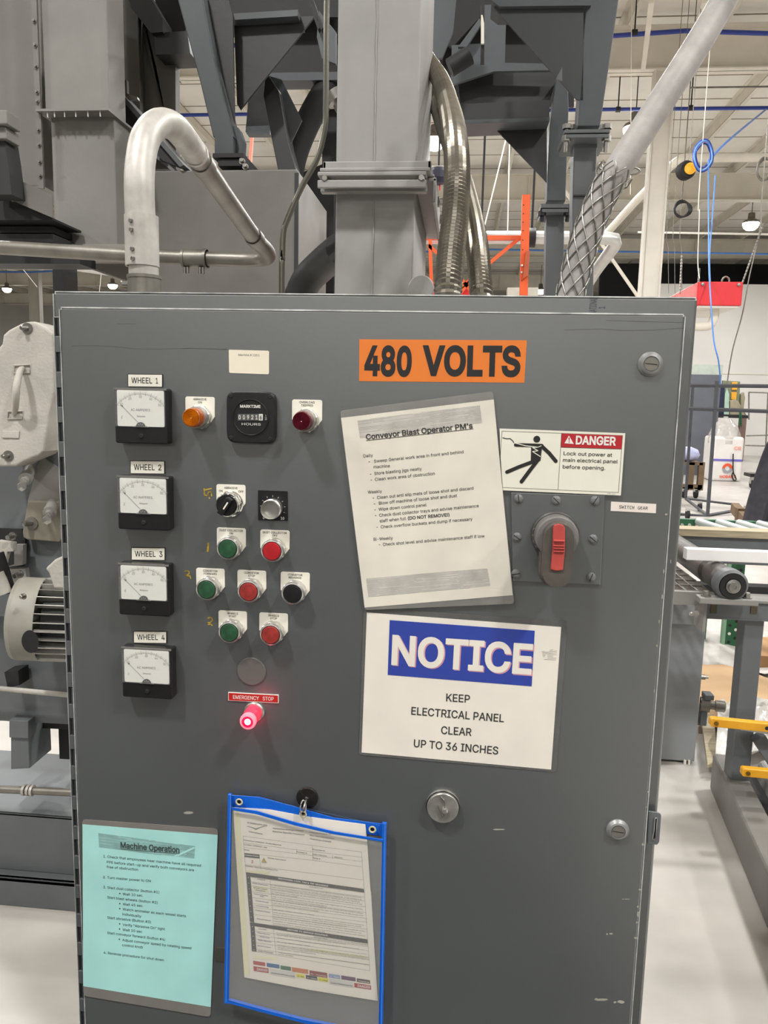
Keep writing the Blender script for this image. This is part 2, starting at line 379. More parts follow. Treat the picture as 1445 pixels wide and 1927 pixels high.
runpipe('conduit_pipe', [W(1620, 296, y), W(1300, 297, y), W(1283, 298, y), W(1272, 305, y+.1), W(1262, 313, y+.3), W(1200, 375, y+1.5), W(1130, 452, y+3)], .075, M_CREAM, 'cream pipe running level then bending down behind the white column')
y = 7.5
runpipe('insulated_duct', resample(spline([W(780, 447, y), W(1000, 447, y), W(1140, 448, y), W(1156, 450, y), W(1157, 460, y+.1), W(1147, 475, y+.35), W(1120, 512, y+1.3), W(1096, 552, y+2.2)]), .1), .068, mat('silver_duct', (205, 205, 202), .35, .5, .06, 6), 'silver round duct crossing behind the orange upright and turning back at an elbow', n=14, hang=[W(1000, 447, y), W(905, 447, y)])
for (a, b, Y, r, m_, lb) in (((1160, 173), (1235, 174), 17, .02, M_CREAM, 'pair of thin conduits under the second roof bay'), ((1270, 335), (1445, 337), 24, .03, M_CREAM, 'thin level conduit under the third roof bay'), ((1200, 437), (1445, 441), 18, .025, M_WHITEP, 'thin white pipe crossing above the dark cladding'), ((1300, 165), (1445, 163), 13.9, .016, M_GALVD, 'thin grey conduit near the second blue pipe')):
    runpipe('conduit_pipe', [W(*a, Y), W(*b, Y), W(b[0]+300, b[1], Y)], r, m_, lb)
# light fittings
def lamp(px, py, z=7.0, xyz=None, label=None, shown=True):
    p = Vector(xyz) if xyz else F(px, py, z)
    r = empty('high_bay_lamp', p, label or 'round high bay lamp hanging from the roof', 'lamp', 'high bay lamps under the roof')
    mb = MB(); mb.lathe((0, 0, 0), (0, 0, 1), [(.23, 0), (.235, .02), (.2, .07), (.1, .12), (.09, .28), (.03, .3), (0, .3)], 20); build(mb, 'housing', M_GALVD, r, loc=p)
    mb = MB(); mb.cyl((0, 0, .28), (0, 0, HD-p.z-.003), .01, 6); build(mb, 'stem', M_DARK, r, loc=p)
    mb = MB(); mb.lathe((0, 0, 0), (0, 0, -1), [(.225, -.005), (.22, .06), (.19, .13), (.12, .19), (0, .21)], 20); build(mb, 'lens', M_LENS, r, loc=p)
    L = bpy.data.lights.new('lamp_light', 'AREA'); L.shape = 'DISK'; L.size = .6; L.energy = LAMP_POWER; L.color = LAMP_COL; L.spread = PI
    lo = bpy.data.objects.new('lamp_light', L); COL.objects.link(lo); lo.parent = r; lo.location = (0, 0, -.22)
lamp(818, 263, label='bright high bay lamp shining between the square duct and the flexible conduit')
lamp(1195, 241, label='bright high bay lamp shining beside the fat grey cable')
lamp(1413, 420, label='bright high bay lamp above the red hanging box')
lamp(13, 543, z=7.0, label='far lamp glowing low beside the distant white column')
lamp(212, 536, z=7.0, label='far lamp glowing beside the foot of the galvanised elbow')
lamp(1017, 546, z=7.0, label='far lamp just above the cabinet beside the orange upright')
for x, y in ((-8.5, -4), (-2.2, -2.5), (3.2, -2.7), (8.5, -4), (-9, 2), (-4.6, 4.5), (4.2, 3.2), (9, 4), (-9, 11), (9.5, 12), (-7, -18), (-1, -18), (5, -18), (-7, -26), (-1, -26), (5, -26), (-4, -35), (3, -35), (.5, 8), (12, 20), (-5, 20)):
    lamp(0, 0, xyz=(x, y, 7.0), label='high bay lamp outside the picture lighting the cabinet')
# ================================================================== background machine above and behind the cabinet
def pbox(mb, x0, y0, x1, y1, Y, depth):
    ym, xm = (y0+y1)/2, (x0+x1)/2
    return mb.box(W(x0, ym, Y).x, W(x1, ym, Y).x, Y, Y+depth, W(xm, y1, Y).z, W(xm, y0, Y).z)
# --- square bolted duct standing behind the cabinet
YD = .75
dx0, dx1 = W(634, 160, YD).x, W(789, 160, YD).x
ex0, ex1 = W(629, 450, YD).x, W(778, 450, YD).x
zf0, zf1, zf2 = W(705, 305, YD).z, W(705, 328, YD).z, W(705, 364, YD).z
r = empty('square_duct', ((dx0+dx1)/2, YD+.2, 0), 'light grey square steel duct with a bolted flange rising behind the cabinet', 'duct')
build(MB().box(dx0, dx1, YD, YD+.56, zf1, 4.2), 'upper_shaft', M_DUCT, r, bevel=.004)
build(MB().box(ex0, ex1, YD+.01, YD+.57, 0.0, zf1), 'lower_shaft', M_DUCT, r, bevel=.004)
mb = MB(); wx = W(707, 160, YD).x; pts = [Vector((wx+.0006*math.sin(k*2.1), YD, zf0+k*.03)) for k in range(72)]; mb.tube(pts, [.0026+.0006*math.sin(k*1.7) for k in range(72)], 6); build(mb, 'weld_seam', M_DUCT, r)
mb = MB(); wx = W(701, 450, YD).x; pts = [Vector((wx+.0005*math.sin(k*2.1), YD+.01, .4+k*.03)) for k in range(int((zf2-.4)/.03)+1)]; mb.tube(pts, [.0026+.0006*math.sin(k*1.3) for k in range(len(pts))], 6); build(mb, 'weld_seam', M_DUCT, r)
fx0, fx1 = W(604, 316, YD-.03).x, W(810, 316, YD-.03).x
mb = MB(); mb.box(fx0, fx1, YD-.008, YD, zf1, zf0); mb.box(fx0, fx1, YD-.045, YD, zf1-.006, zf1+.002); mb.box(fx1-.008, fx1, YD-.008, YD+.6, zf1, zf0); mb.box(fx0, fx0+.008, YD-.008, YD+.6, zf1, zf0); mb.box(fx1-.04, fx1+.008, YD, YD+.6, zf1-.006, zf1)
build(mb, 'upper_flange', M_DUCT, r, bevel=.002)
mb = MB(); g0, g1 = W(600, 345, YD-.03).x, W(803, 345, YD-.03).x
mb.box(g0, g1, YD-.048, YD-.04, zf2, zf2+.017); mb.box(g0, g1, YD-.012, YD+.01, zf2, zf1-.008); mb.box(g0, g1, YD-.048, YD, zf1-.016, zf1-.007)
mb.box(g1-.03, g1+.02, YD, YD+.62, zf1-.016, zf1-.007); mb.box(g1+.012, g1+.02, YD, YD+.62, zf2-.02, zf1-.008)
build(mb, 'lower_flange', M_DUCT, r, bevel=.002)
for px in (612, 793):
    mb = MB(); c = W(px, 341, YD-.04); hexbolt(mb, (c.x, YD-.014, zf1-.021), (0, -1, 0), .0075, .034); build(mb, 'flange_bolt', M_STEEL, r)
for k in (0, 1, 2):
    mb = MB(); hexbolt(mb, (g1+.02, YD+.12+k*.18, (zf1+zf2)/2-.01), (1, 0, 0), .008, .02); build(mb, 'flange_bolt', M_STEEL, r)
# small round guard by the duct foot
mb = MB(); c = W(792, 542, .7); mb.lathe((c.x, .7, c.z), (0, 1, 0), [(0, 0), (.027, .0), (.029, .002), (.029, .02), (0, .02)], 24); tag(build(mb, 'round_guard', M_DUCT), 'dark rounded plate edge peeping over the cabinet beside the duct foot', 'guard')
c0 = W(727, 540, .62)

# --- pipes and conduits on the cabinet roof
CT = W(700, 552, .02).z
Yc = .2
def collar(name, c, ax, r0, h, material, parent, n=24):
    mb = MB(); mb.lathe(c, ax, [(r0*.9, -h/2), (r0, -h/2), (r0, h/2), (r0*.9, h/2)], n); return build(mb, name, material, parent)
P = [W(272, 556, Yc), W(270, 500, Yc), W(265, 430, Yc), W(262, 350, Yc), W(265, 300, Yc+.01), W(275, 258, Yc+.03), W(298, 233, Yc+.07), W(325, 237, Yc+.13), W(350, 264, Yc+.2), W(385, 315, .58), W(430, 380, .80), W(478, 447, 1.08), W(500, 470, 1.22), W(505, 482, 1.30), W(495, 487, 1.36), W(470, 489, 1.38), W(430, 488, 1.38), W(360, 486, 1.38), W(250, 481, 1.38), W(120, 473, 1.38), W(-60, 462, 1.38)]
P[0].z = CT-.01
S = spline(P, 8)
root = empty('galvanised_conduit', P[0], 'galvanised conduit looping up from the cabinet roof and back down to a level run', 'conduit')
i1 = 8*9-4
mb = MB(); mb.tube(S[:i1+1], .0243, 20); build(mb, 'elbow', M_GALV, root)
mb = MB(); mb.tube(S[i1-2:], .0225, 18); build(mb, 'pipe_run', M_GALVD, root)
def ringat(idx, rad, h, name, material, par=root):
    t = (S[idx+1]-S[idx-1]).normalized(); return collar(name, S[idx], t, rad, h, material, par)
ringat(i1, .0262, .012, 'joint_ring', M_GALV); ringat(i1+3, .0255, .05, 'joint_sleeve', M_GALVD)
ringat(8*11, .0258, .05, 'joint_sleeve', M_GALVD)
c1, c2 = W(266.5, 455, Yc), W(273, 522, Yc)
cp = collar('coupling', W(266.5, 434, Yc), (0, 0, 1), .0275, .046, M_GALV, root); cp2 = collar('coupling', W(267.5, 475, Yc), (0, 0, 1), .0275, .046, M_GALV, root)
for i, (x, y) in enumerate(((249, 416), (250, 433), (252, 469), (253, 487))):
    mb = MB(); hexbolt(mb, W(x, y, Yc-.024), (-.35, -1, 0), .0038, .006); build(mb, 'set_screw', M_STEEL, cp if i < 2 else cp2)
collar('lock_nut', W(271.5, 522, Yc), (0, 0, 1), .0285, .005, M_GALVD, root); collar('hub_body', W(272, 540, Yc), (0, 0, 1), .0272, .036, M_GALVD, root)
mb = MB(); hexbolt(mb, W(243, 534, Yc-.005), (-1, -.4, 0), .004, .012); build(mb, 'set_screw', M_STEEL, root)
# split coupling on the level run
cc = W(367, 487, 1.38); cp = collar('split_coupling', cc, (1, 0, 0), .029, .075, M_GALVD, root)
for dx in (-.03, -.02, .02, .03):
    mb = MB(); mb.cyl(cc+Vector((dx, -.012, -.028)), cc+Vector((dx, -.012, -.048)), .0055, 8); build(mb, 'clamp_bolt', M_STEEL, cp)
for px in (347, 388): collar('end_band', W(px, 487, 1.38), (1, 0, 0), .0315, .008, M_GALVD, root)
# thin dark pipe
Yp = .55
mb = MB(); mb.tube(spline([W(616, -60, Yp), W(614, 60, Yp), W(613, 190, Yp), W(611, 240, Yp), W(596, 300, Yp), W(566, 355, Yp), W(540, 415, Yp), W(533, 440, Yp), W(531, 490, Yp), W(530, 570, Yp), Vector((W(530, 570, Yp).x, Yp, .8)), Vector((W(530, 570, Yp).x, Yp, .0))], 5), .0062, 10)
tag(build(mb, 'thin_steel_pipe', mat('oiled_pipe', (96, 95, 86), .3, .6, .1, 12)), 'thin dark bent steel pipe running down beside the square duct', 'pipe')
# flexible conduits
def flexible(pts, r0, label, pitch=.0084):
    C = resample(spline(pts, 10), pitch/2); mb = MB(); mb.tube(C, [r0 if k % 2 else r0*.89 for k in range(len(C))], 20, smooth=False)
    tag(build(mb, 'flexible_conduit', M_FLEX), label, 'conduit'); ORG
flexible([W(778, 60, 1.7), W(800, 105, 1.45), W(828, 150, 1.1), W(846, 205, .75), W(856, 260, .5), W(860, 330, .4), W(856, 410, .35), W(848, 480, .3), W(843, 545, .26), W(842, 600, .26)], .0245, 'thick ribbed metal conduit arching down onto the cabinet, nearest the square duct')
flexible([W(790, 110, 1.75), W(806, 150, 1.5), W(822, 200, 1.3), W(840, 255, 1.05), W(862, 310, .75), W(884, 390, .55), W(897, 460, .42), W(905, 545, .34), W(908, 600, .33)], .0215, 'thinner ribbed conduit behind the thick one, leaning away from the duct')
# fat cable with mesh grip
cab = spline([W(1067, 600, .22), W(1075, 545, .22), W(1098, 460, .22), W(1128, 380, .22), W(1160, 322, .22), W(1220, 228, .24), W(1290, 120, .27), W(1345, 30, .3), W(1400, -70, .33), W(1560, -360, .5), Vector((2.1, 1.6, 5.2)), Vector((2.4, 2.2, HD-.03))], 12)
ccab = empty('power_cable', cab[12], 'fat grey power cable rising from the cabinet inside a wire mesh grip', 'cable')
build(MB().tube(cab, .0215, 22), 'cable_jacket', mat('grey_cable_jacket', (158, 154, 150), .55, 0, .12, 26, .1, 90), ccab)
mb = MB(); n = 12*4+1; gp = resample(cab[:n], .004); L = len(gp)
for s_ in (1, -1):
    for k in range(7):
        q = []
        for i, p in enumerate(gp):
            t = (gp[min(i+1, L-1)]-gp[max(i-1, 0)]).normalized(); N = Vector((0, 1, 0)); N = (N-t*N.dot(t)).normalized(); B = t.cross(N)
            a = 2*PI*k/7+s_*i*.105; rr = .0232+(.0045 if i > L-5 else 0)
            q.append(p+(N*math.cos(a)+B*math.sin(a))*rr)
        mb.tube(q, .0013, 5)
build(mb, 'mesh_grip', M_STEEL, ccab, kind='stuff')
q = gp[-1]; mb = MB(); tt = (gp[-1]-gp[-3]).normalized()
mb.tube([q+Vector((math.cos(a)*.012+.024, 0, math.sin(a)*.005))for a in [k*PI/6 for k in range(13)]], .0014, 6); mb.tube([q+Vector((-.02+math.cos(a)*.008, 0, .008+math.sin(a)*.006))for a in [k*PI/6 for k in range(13)]], .0014, 6)
build(mb, 'grip_loop', M_STEEL, ccab)

# --- blast machine: ducts, casing, hopper
Yl = 1.72
r = empty('sheet_metal_duct', W(142, 300, Yl), 'broad grey sheet metal duct in two bolted lengths behind the galvanised loop', 'duct')
x0, x1 = W(82, 110, Yl).x, W(203, 110, Yl).x; zs = W(142, 216, Yl).z
pr = [(x0, 0), (x0+.02, -.006), (x1-.025, -.006), (x1, 0), (x1, .14), (x0, .14)]
build(MB().prism([Vector((a, Yl+b, zs)) for a, b in pr], (0, 0, 1.6)), 'upper_length', M_MACH, r, bevel=.003)
zb = W(150, 466, Yl).z
build(MB().prism([Vector((a+.008, Yl+b+.02, zb)) for a, b in pr], (0, 0, zs-zb)), 'lower_length', M_MACH, r, bevel=.003)
mb = MB(); mb.box(x0-.01, x1+.02, Yl-.05, Yl+.16, zs-.004, zs+.004); build(mb, 'joint_flange', M_MACH, r)
for px in (90, 103, 122, 143, 166, 189):
    mb = MB(); c = W(px, 221, Yl-.04); mb.cyl((c.x, Yl-.04, zs-.004), (c.x, Yl-.04, zs-.022), .003, 6); build(mb, 'joint_screw', M_SATIN, r)
mb = MB(); mb.box(x0-.022, x0-.002, Yl-.03, Yl-.02, zb+.2, zs+1.6); build(mb, 'side_flange', M_BOX, r)
for y in (38, 84, 124, 172, 190, 244, 272, 304, 330):
    mb = MB(); c = W(73+.017*y, y, Yl-.035); hexbolt(mb, (x0-.012, Yl-.03, c.z), (0, -1, 0), .0055, .01); build(mb, 'flange_bolt', M_STEEL, r)
build(MB().box(W(81, 470, Yl).x, W(240, 470, Yl).x, Yl-.01, Yl+.3, W(120, 470, Yl).z-.01, W(120, 460, Yl).z), 'support_ledge', mat('dusty_ledge', (150, 146, 140), .7), r)
# casing behind
Yk = 2.25
r = empty('blast_casing', W(260, 150, Yk), 'large dark grey blast machine casing behind the sheet metal duct', 'machine casing')
mb = MB(); mb.box(W(-160, 200, Yk).x, W(262, 100, Yk).x, Yk, Yk+.15, W(230, 330, Yk).z, 4.3); build(mb, 'main_panel', mat('casing_paint', (86, 84, 79), .5, 0, .1, 3), r, bevel=.004)
mb = MB(); mb.prism([W(*p, Yk+.05) for p in ((258, -60), (236, -60), (258, 20), (290, 70), (330, 105), (331, 318), (258, 318))], (0, .05, 0)); build(mb, 'end_panel', mat('casing_end_paint', (98, 95, 89), .55, 0, .06, 3), r)
mb = MB(); mb.prism([W(*p, Yk-.3) for p in ((-60, -60), (74, -60), (78, 120), (81, 350), (-60, 350))], (0, .3, 0)); build(mb, 'side_panel', M_BOX, r, bevel=.003)
# sloping trough with a clip
r = empty('sloping_trough', W(260, 230, 1.95), 'dark sloping steel trough emerging behind the galvanised loop', 'trough')
mb = MB(); mb.prism([W(*p, 1.95) for p in ((206, 157), (222, 166), (345, 308), (338, 315), (300, 300), (206, 218))], (0, .02, 0)); build(mb, 'web', M_MACHD, r)
mb = MB(); mb.prism([W(*p, 1.93) for p in ((206, 155), (214, 158), (346, 310), (338, 314), (210, 166))], (0, .16, 0)); build(mb, 'flange', M_MACHB, r)
mb = MB(); mb.prism([W(*p, 1.92) for p in ((205, 216), (220, 220), (300, 296), (300, 303), (218, 226), (205, 223))], (0, .16, 0)); build(mb, 'lower_flange', M_MACHB, r)
mb = MB(); mb.prism([W(*p, 1.9) for p in ((234, 150), (238, 150), (239, 176), (258, 182), (259, 187), (240, 186), (234, 178))], (0, .02, 0)); build(mb, 'clip', M_GALVD, r)
# ledge brackets at the picture's edge
Ya = 1.5
r = empty('shelf_bracket', W(40, 380, Ya), 'dark angle iron shelf beside the sheet metal duct above the level conduit', 'bracket')
mb = MB(); mb.prism([W(*p, Ya) for p in ((18, 331), (98, 367), (99, 410), (17, 375))], (0, .006, 0)); build(mb, 'upstand', M_BOX, r)
mb = MB(); mb.prism([W(*p, Ya) for p in ((14, 329), (19, 331), (19, 377), (14, 375))], (0, .05, 0)); build(mb, 'end_strip', M_MACH, r)
mb = MB(); mb.prism([W(*p, Ya+.02) for p in ((-40, 366), (14, 372), (99, 410), (99, 414), (-40, 414))], (0, .2, 0)); build(mb, 'tray', M_DARK, r)
mb = MB()
for k, (a, b) in enumerate(((414, 424), (426, 438), (440, 456))): pbox(mb, -60, a, 100, b, Ya+.12-.02*k, .2)
build(mb, 'rib', M_MACHD, r)
mb = MB(); mb.prism([W(*p, 1.42) for p in ((-30, 262), (8, 262), (14, 300), (22, 366), (-30, 366))], (0, .08, 0)); build(mb, 'gusset', M_MACHD, r)
mb = MB(); pbox(mb, -30, 207, 12, 233, 1.38, .08); pbox(mb, -30, 238, 11, 261, 1.4, .08); tag(build(mb, 'square_socket', M_MACH, None, bevel=.003), 'short grey square socket at the picture edge beside the duct', 'socket')
mb = MB(); pbox(mb, -80, 479, 150, 496, 1.6, .12); build(mb, 'cross_beam', M_DARK, r)
# big hopper box
Yb = 1.95
r = empty('collection_box', W(380, 420, Yb), 'large plain grey steel box with a tapered underside behind the conduit loop', 'steel box')
mb = MB(); mb.prism([W(*p, Yb) for p in ((196, 322), (556, 318), (562, 322), (560, 700), (300, 700), (244, 552), (238, 530), (130, 492), (130, 440), (196, 440))], (0, .62, 0)); build(mb, 'shell', M_BOX, r, bevel=.006)
mb = MB(); mb.box(W(560, 430, Yb).x-.012, W(560, 430, Yb).x+.004, Yb-.006, Yb, W(560, 560, Yb).z, W(560, 326, Yb).z); build(mb, 'edge_strip', M_MACHD, r)
mb = MB(); pbox(mb, 102, 494, 122, 700, 2.1, .12); q0 = W(112, 600, 2.1); mb.box(q0.x-.02, q0.x+.02, 2.1, 2.2, 0, q0.z); tag(build(mb, 'support_post', M_DARK, None), 'short dark square post standing at the cabinet corner under the level conduit', 'post')
# hopper frame
r = empty('blast_hopper', W(600, 100, 2.2), 'dark steel hopper frame of leaning legs, beams and gussets above everything', 'steel frame')
def pl(name, pts, Y, t, material, par=r, bevel=0): 
    mb = MB(); mb.prism([W(*p, Y) for p in pts], (0, t, 0)); return build(mb, name, material, par, bevel=bevel)
pl('leg', [(334, -2), (326, -40), (374, -40), (386, 22), (405, 120), (440, 258), (401, 258), (376, 152)], 2.0, .12, M_HOP, bevel=.004)
pl('leg_gusset', [(386, 0), (430, 0), (438, 30), (442, 258), (436, 258)], 2.08, .01, M_MACHD)
pl('leg_foot', [(404, 256), (438, 256), (438, 290), (404, 290)], 2.0, .1, M_HOP)
pl('leg_foot', [(440, 236), (448, 240), (456, 262), (454, 290), (440, 290)], 2.04, .06, M_HOP)
mb = MB(); c = W(440, 298, 1.98); mb.box(W(400, 290, 1.96).x, W(458, 290, 1.96).x, 1.96, 2.3, W(440, 296, 1.96).z, W(440, 288, 1.96).z); mb.box(W(410, 300, 1.97).x, W(462, 300, 1.97).x, 1.97, 2.32, W(440, 312, 1.97).z, W(440, 299, 1.97).z); build(mb, 'pad_plate', M_DARK, r)
for k, (px, py) in enumerate(((456, 304), (462, 314))):
    mb = MB(); hexbolt(mb, W(px, py, 1.96), (0, -1, 0), .008, .02); build(mb, 'anchor_bolt', M_STEEL, r)
pl('hopper_side', [(440, 36), (592, 30), (560, 72), (500, 146), (452, 206), (446, 196)], 2.15, .012, M_MACHD)
pl('cross_beam', [(398, 28), (560, 18), (560, 30), (398, 40)], 2.1, .14, M_HOP)
pl('cross_beam', [(290, 62), (352, 58), (358, 100), (293, 103)], 2.2, .14, M_MACHD)
pl('cross_beam', [(284, 30), (346, 30), (350, 62), (288, 64)], 2.3, .14, M_DARK)
pl('brace', [(236, -30), (268, -30), (306, 34), (306, 60), (284, 62), (246, 14)], 2.18, .10, M_MACHD)
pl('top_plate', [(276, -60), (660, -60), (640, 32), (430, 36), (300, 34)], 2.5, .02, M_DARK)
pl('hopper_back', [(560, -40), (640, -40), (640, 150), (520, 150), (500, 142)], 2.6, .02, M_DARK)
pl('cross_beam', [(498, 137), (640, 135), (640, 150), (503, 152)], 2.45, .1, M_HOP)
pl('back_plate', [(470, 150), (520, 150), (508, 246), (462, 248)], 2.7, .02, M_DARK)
pl('lip', [(462, 238), (508, 236), (508, 252), (464, 252)], 2.65, .05, M_HOP)
pl('leg', [(495, 180), (499, 142), (506, 142), (525, 172), (543, 270), (560, 330), (525, 330)], 2.3, .12, M_MACHD, bevel=.003)
pl('leg_gusset', [(504, 142), (530, 150), (568, 226), (546, 272), (528, 174)], 2.36, .01, M_HOP)
pl('chute', [(600, 20), (632, 60), (632, 120), (606, 110), (596, 70)], 2.1, .02, M_HOP)
for k in range(2): pl('tie_bar', [(572+k*6, -20), (577+k*6, -20), (602+k*6, 52), (598+k*6, 56)], 2.05, .03, M_DARK)
# curved dark hose/duct behind the square duct
mb = MB(); mb.tube(spline([W(690, 80, 2.6), W(650, 122, 2.55), W(606, 182, 2.5), W(575, 240, 2.5), W(553, 300, 2.5), W(540, 380, 2.5)], 8), .056, 18); tag(build(mb, 'black_hose', M_BLACKM), 'fat black hose curving down between the box and the square duct', 'hose')
mb = MB(); mb.tube(spline([W(640, 470, 1.3), W(604, 500, 1.4), W(576, 530, 1.45), W(556, 575, 1.5)], 8), .05, 16); tag(build(mb, 'dark_elbow', M_MACHD), 'dark grey round elbow low between the box and the square duct', 'elbow')
pl('back_post', [(606, -30), (640, -30), (640, 600), (606, 600)], 2.75, .1, M_DARK)
pl('panel', [(556, 330), (628, 300), (628, 600), (580, 600)], 2.7, .05, M_DARK)
# clamp on the duct back
mb = MB(); mb.lathe(W(628, 175, 1.45), (.6, 0, -1), [(0, 0), (.035, 0), (.035, .03), (.022, .035), (.022, .09), (0, .09)], 14); build(mb, 'hose_clamp', M_STEEL, r)
# right-hand part of the frame
r2 = empty('hopper_tower', W(1100, 200, 2.0), 'blue-grey steel tower legs with bolted splice plates, triangular gussets and dark hopper', 'steel frame')
q = lambda name, pts, Y, t, m_, bevel=0: pl(name, pts, Y, t, m_, r2, bevel)
q('leg', [(1108, -40), (1172, -40), (1164, 0), (1148, 110), (1129, 238), (1087, 238), (1090, 190), (1098, 60)], 2.0, .10, M_HOP, .004)
q('leg', [(1080, 268), (1124, 268), (1120, 360), (1116, 560), (1078, 560), (1077, 380)], 2.02, .09, M_MACHB, .004)
q0, q1 = W(1078, 558, 2.02), W(1116, 558, 2.02); build(MB().box(q0.x, q1.x, 2.02, 2.11, 0, q0.z), 'leg', M_MACHB, r2, bevel=.004)
q0, q1 = W(1026, 558, 2.62), W(1060, 558, 2.62); build(MB().box(q0.x, q1.x, 2.62, 2.71, 0, q0.z), 'leg', M_MACHB, r2, bevel=.003)
q('seam_strip', [(1078, 366), (1121, 366), (1121, 369), (1078, 369)], 2.01, .01, M_MACHD)
mb = MB(); pbox(mb, 1062, 243, 1148, 250, 1.95, .22); build(mb, 'splice_plate', M_MACHB, r2, bevel=.002)
mb = MB(); pbox(mb, 1066, 252, 1146, 259, 1.95, .22); build(mb, 'splice_plate', M_MACHB, r2, bevel=.002)
for px in (1066, 1080, 1134, 1141):
    for Yv in ((1.97,) if px in (1066, 1141) else (2.14,)):
        c = W(px, 262, Yv); mb = MB(); mb.cyl(c+Vector((0, 0, .05)), c-Vector((0, 0, .045)), .008, 8); mb.lathe(c, (0, 0, -1), [(.017, -.012), (.017, .008), (0, .008)], 6, False); mb.lathe(c+Vector((0, 0, .035)), (0, 0, 1), [(.017, 0), (.017, .016), (0, .016)], 6, False); build(mb, 'splice_bolt', M_STEEL, r2)
q('leg', [(1048, 140), (1068, 152), (1070, 200), (1064, 378), (1029, 378), (1030, 330), (1034, 240), (1044, 170)], 2.6, .1, M_HOP, .003)
q('leg', [(1028, 402), (1062, 402), (1060, 560), (1026, 560)], 2.62, .09, M_MACHB, .003)
mb = MB(); pbox(mb, 1018, 384, 1070, 391, 2.56, .2); pbox(mb, 1020, 393, 1069, 399, 2.56, .2); build(mb, 'splice_plate', M_MACHB, r2)
for px in (1020, 1068):
    c = W(px, 402, 2.58); mb = MB(); mb.cyl(c+Vector((0, 0, .04)), c-Vector((0, 0, .035)), .009, 8); mb.lathe(c, (0, 0, -1), [(.018, -.01), (.018, .01), (0, .01)], 6, False); build(mb, 'splice_bolt', M_DARK, r2)
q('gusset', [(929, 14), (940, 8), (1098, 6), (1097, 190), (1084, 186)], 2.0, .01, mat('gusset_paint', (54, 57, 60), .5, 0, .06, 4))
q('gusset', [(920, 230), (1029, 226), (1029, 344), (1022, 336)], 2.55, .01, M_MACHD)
q('rib_plate', [(1046, 148), (1058, 126), (1058, 152)], 1.97, .01, M_MACHB)
q('cross_beam', [(858, 196), (1034, 188), (1034, 222), (870, 226)], 2.5, .1, M_MACHD)
q('cross_beam', [(868, 226), (1034, 221), (1034, 227), (868, 234)], 2.45, .16, M_HOP)
q('hopper_panel', [(860, 146), (930, 132), (1036, 128), (1046, 150), (1034, 192), (866, 196)], 2.7, .02, M_MACHD)
q('hopper_panel', [(850, 85), (905, 82), (905, 10), (930, 8), (952, 40), (950, 118), (1040, 120), (1040, 132), (930, 134), (848, 160)], 2.6, .02, M_HOP)
q('hopper_panel', [(812, -40), (862, -40), (852, 60), (832, 108), (812, 112)], 2.3, .02, M_HOP)
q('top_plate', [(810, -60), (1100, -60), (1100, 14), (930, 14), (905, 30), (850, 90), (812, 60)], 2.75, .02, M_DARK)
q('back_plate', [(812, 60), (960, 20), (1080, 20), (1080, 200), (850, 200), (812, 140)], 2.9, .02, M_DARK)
q('cross_beam', [(925, 0), (1112, -4), (1112, 10), (940, 12)], 1.98, .14, M_HOP)
q('diagonal_brace', [(862, 88), (902, 34), (906, 44), (878, 88)], 2.55, .02, M_HOP)
q('bright_tag', [(905, 28), (908, 28), (911, 44), (911, 82), (905, 82)], 2.2, .01, M_CREAM)
q('link_bar', [(906, -20), (912, -20), (911, 120), (904, 120)], 2.22, .01, M_BLACK)
mb = MB(); mb.cyl(W(846, 128, 2.2), W(884, 104, 2.2), .035, 14); build(mb, 'shaft_end', M_DARK, r2)

# ================================================================== lower left: blast wheel housing, motor, base
YH = 1.05
r = empty('blast_wheel_housing', W(50, 740, YH), 'dusty cast steel wheel housing cover with a strap handle', 'housing')
cov = [ZA4(*p) for p in ((20, 555), (60, 520), (140, 478), (180, 465), (230, 462), (262, 472), (330, 510), (372, 545), (378, 800), (378, 960), (340, 1140), (305, 1370), (270, 1400), (150, 1450), (110, 1475), (-60, 1475), (-60, 700), (10, 620))]
cv = build(MB().prism([W(*p, YH) for p in cov], (0, .10, 0)), 'cover', M_DUSTY, r, bevel=.008, seg=3)
def hd(x, y, Y=YH): return W(*ZA4(x, y), Y)
mb = MB(); mb.tube(spline([hd(160, 790, YH), hd(140, 810, YH-.03), hd(118, 900, YH-.055), hd(112, 980, YH-.055), hd(108, 1060, YH-.035), hd(100, 1105, YH)], 6), [.007+.003*math.sin(k/30*PI) for k in range(31)], 10); build(mb, 'handle', M_DUSTY, cv)
for pts in (((100, 770), (210, 765), (208, 820), (96, 822)), ((55, 1090), (160, 1088), (155, 1140), (52, 1142))):
    mb = MB(); mb.tube([hd(*p, YH-.002) for p in pts+(pts[0],)], .0028, 6); build(mb, 'handle_pad', M_DUSTY, cv)
mb = MB(); mb.prism([hd(*p, YH-.004) for p in ((12, 1228), (133, 1228), (130, 1277), (12, 1275))], (0, .004, 0)); npl = build(mb, 'name_plate', M_DUSTY, cv, bevel=.001)
for x, y in ((192, 512), (60, 1400)):
    mb = MB(); c = hd(x, y); mb.lathe(c, (0, -1, 0), [(.016, 0), (.016, .003), (0, .003)], 20); mb.lathe(c, (-.3, -1, 0), [(.007, 0), (.007, .02), (.005, .024), (0, .024)], 10); build(mb, 'cover_bolt', M_STEEL, cv)
def low(name, pts, Y, t, material, zf=lambda x, y: (x, y), par=r, bevel=0):
    mb = MB(); mb.prism([W(*zf(*p), Y) for p in pts], (0, t, 0)); return build(mb, name, material, par, bevel=bevel)
low('housing_body', [(-60, 860), (70, 860), (112, 800), (150, 700), (160, 1160), (-60, 1160)], YH+.14, .3, M_MACHB)
low('side_plate', [(372, 590), (560, 1100), (1142, 1140), (1142, 400), (560, 0), (500, 120)], YH+.13, .02, M_MACH, ZD6)
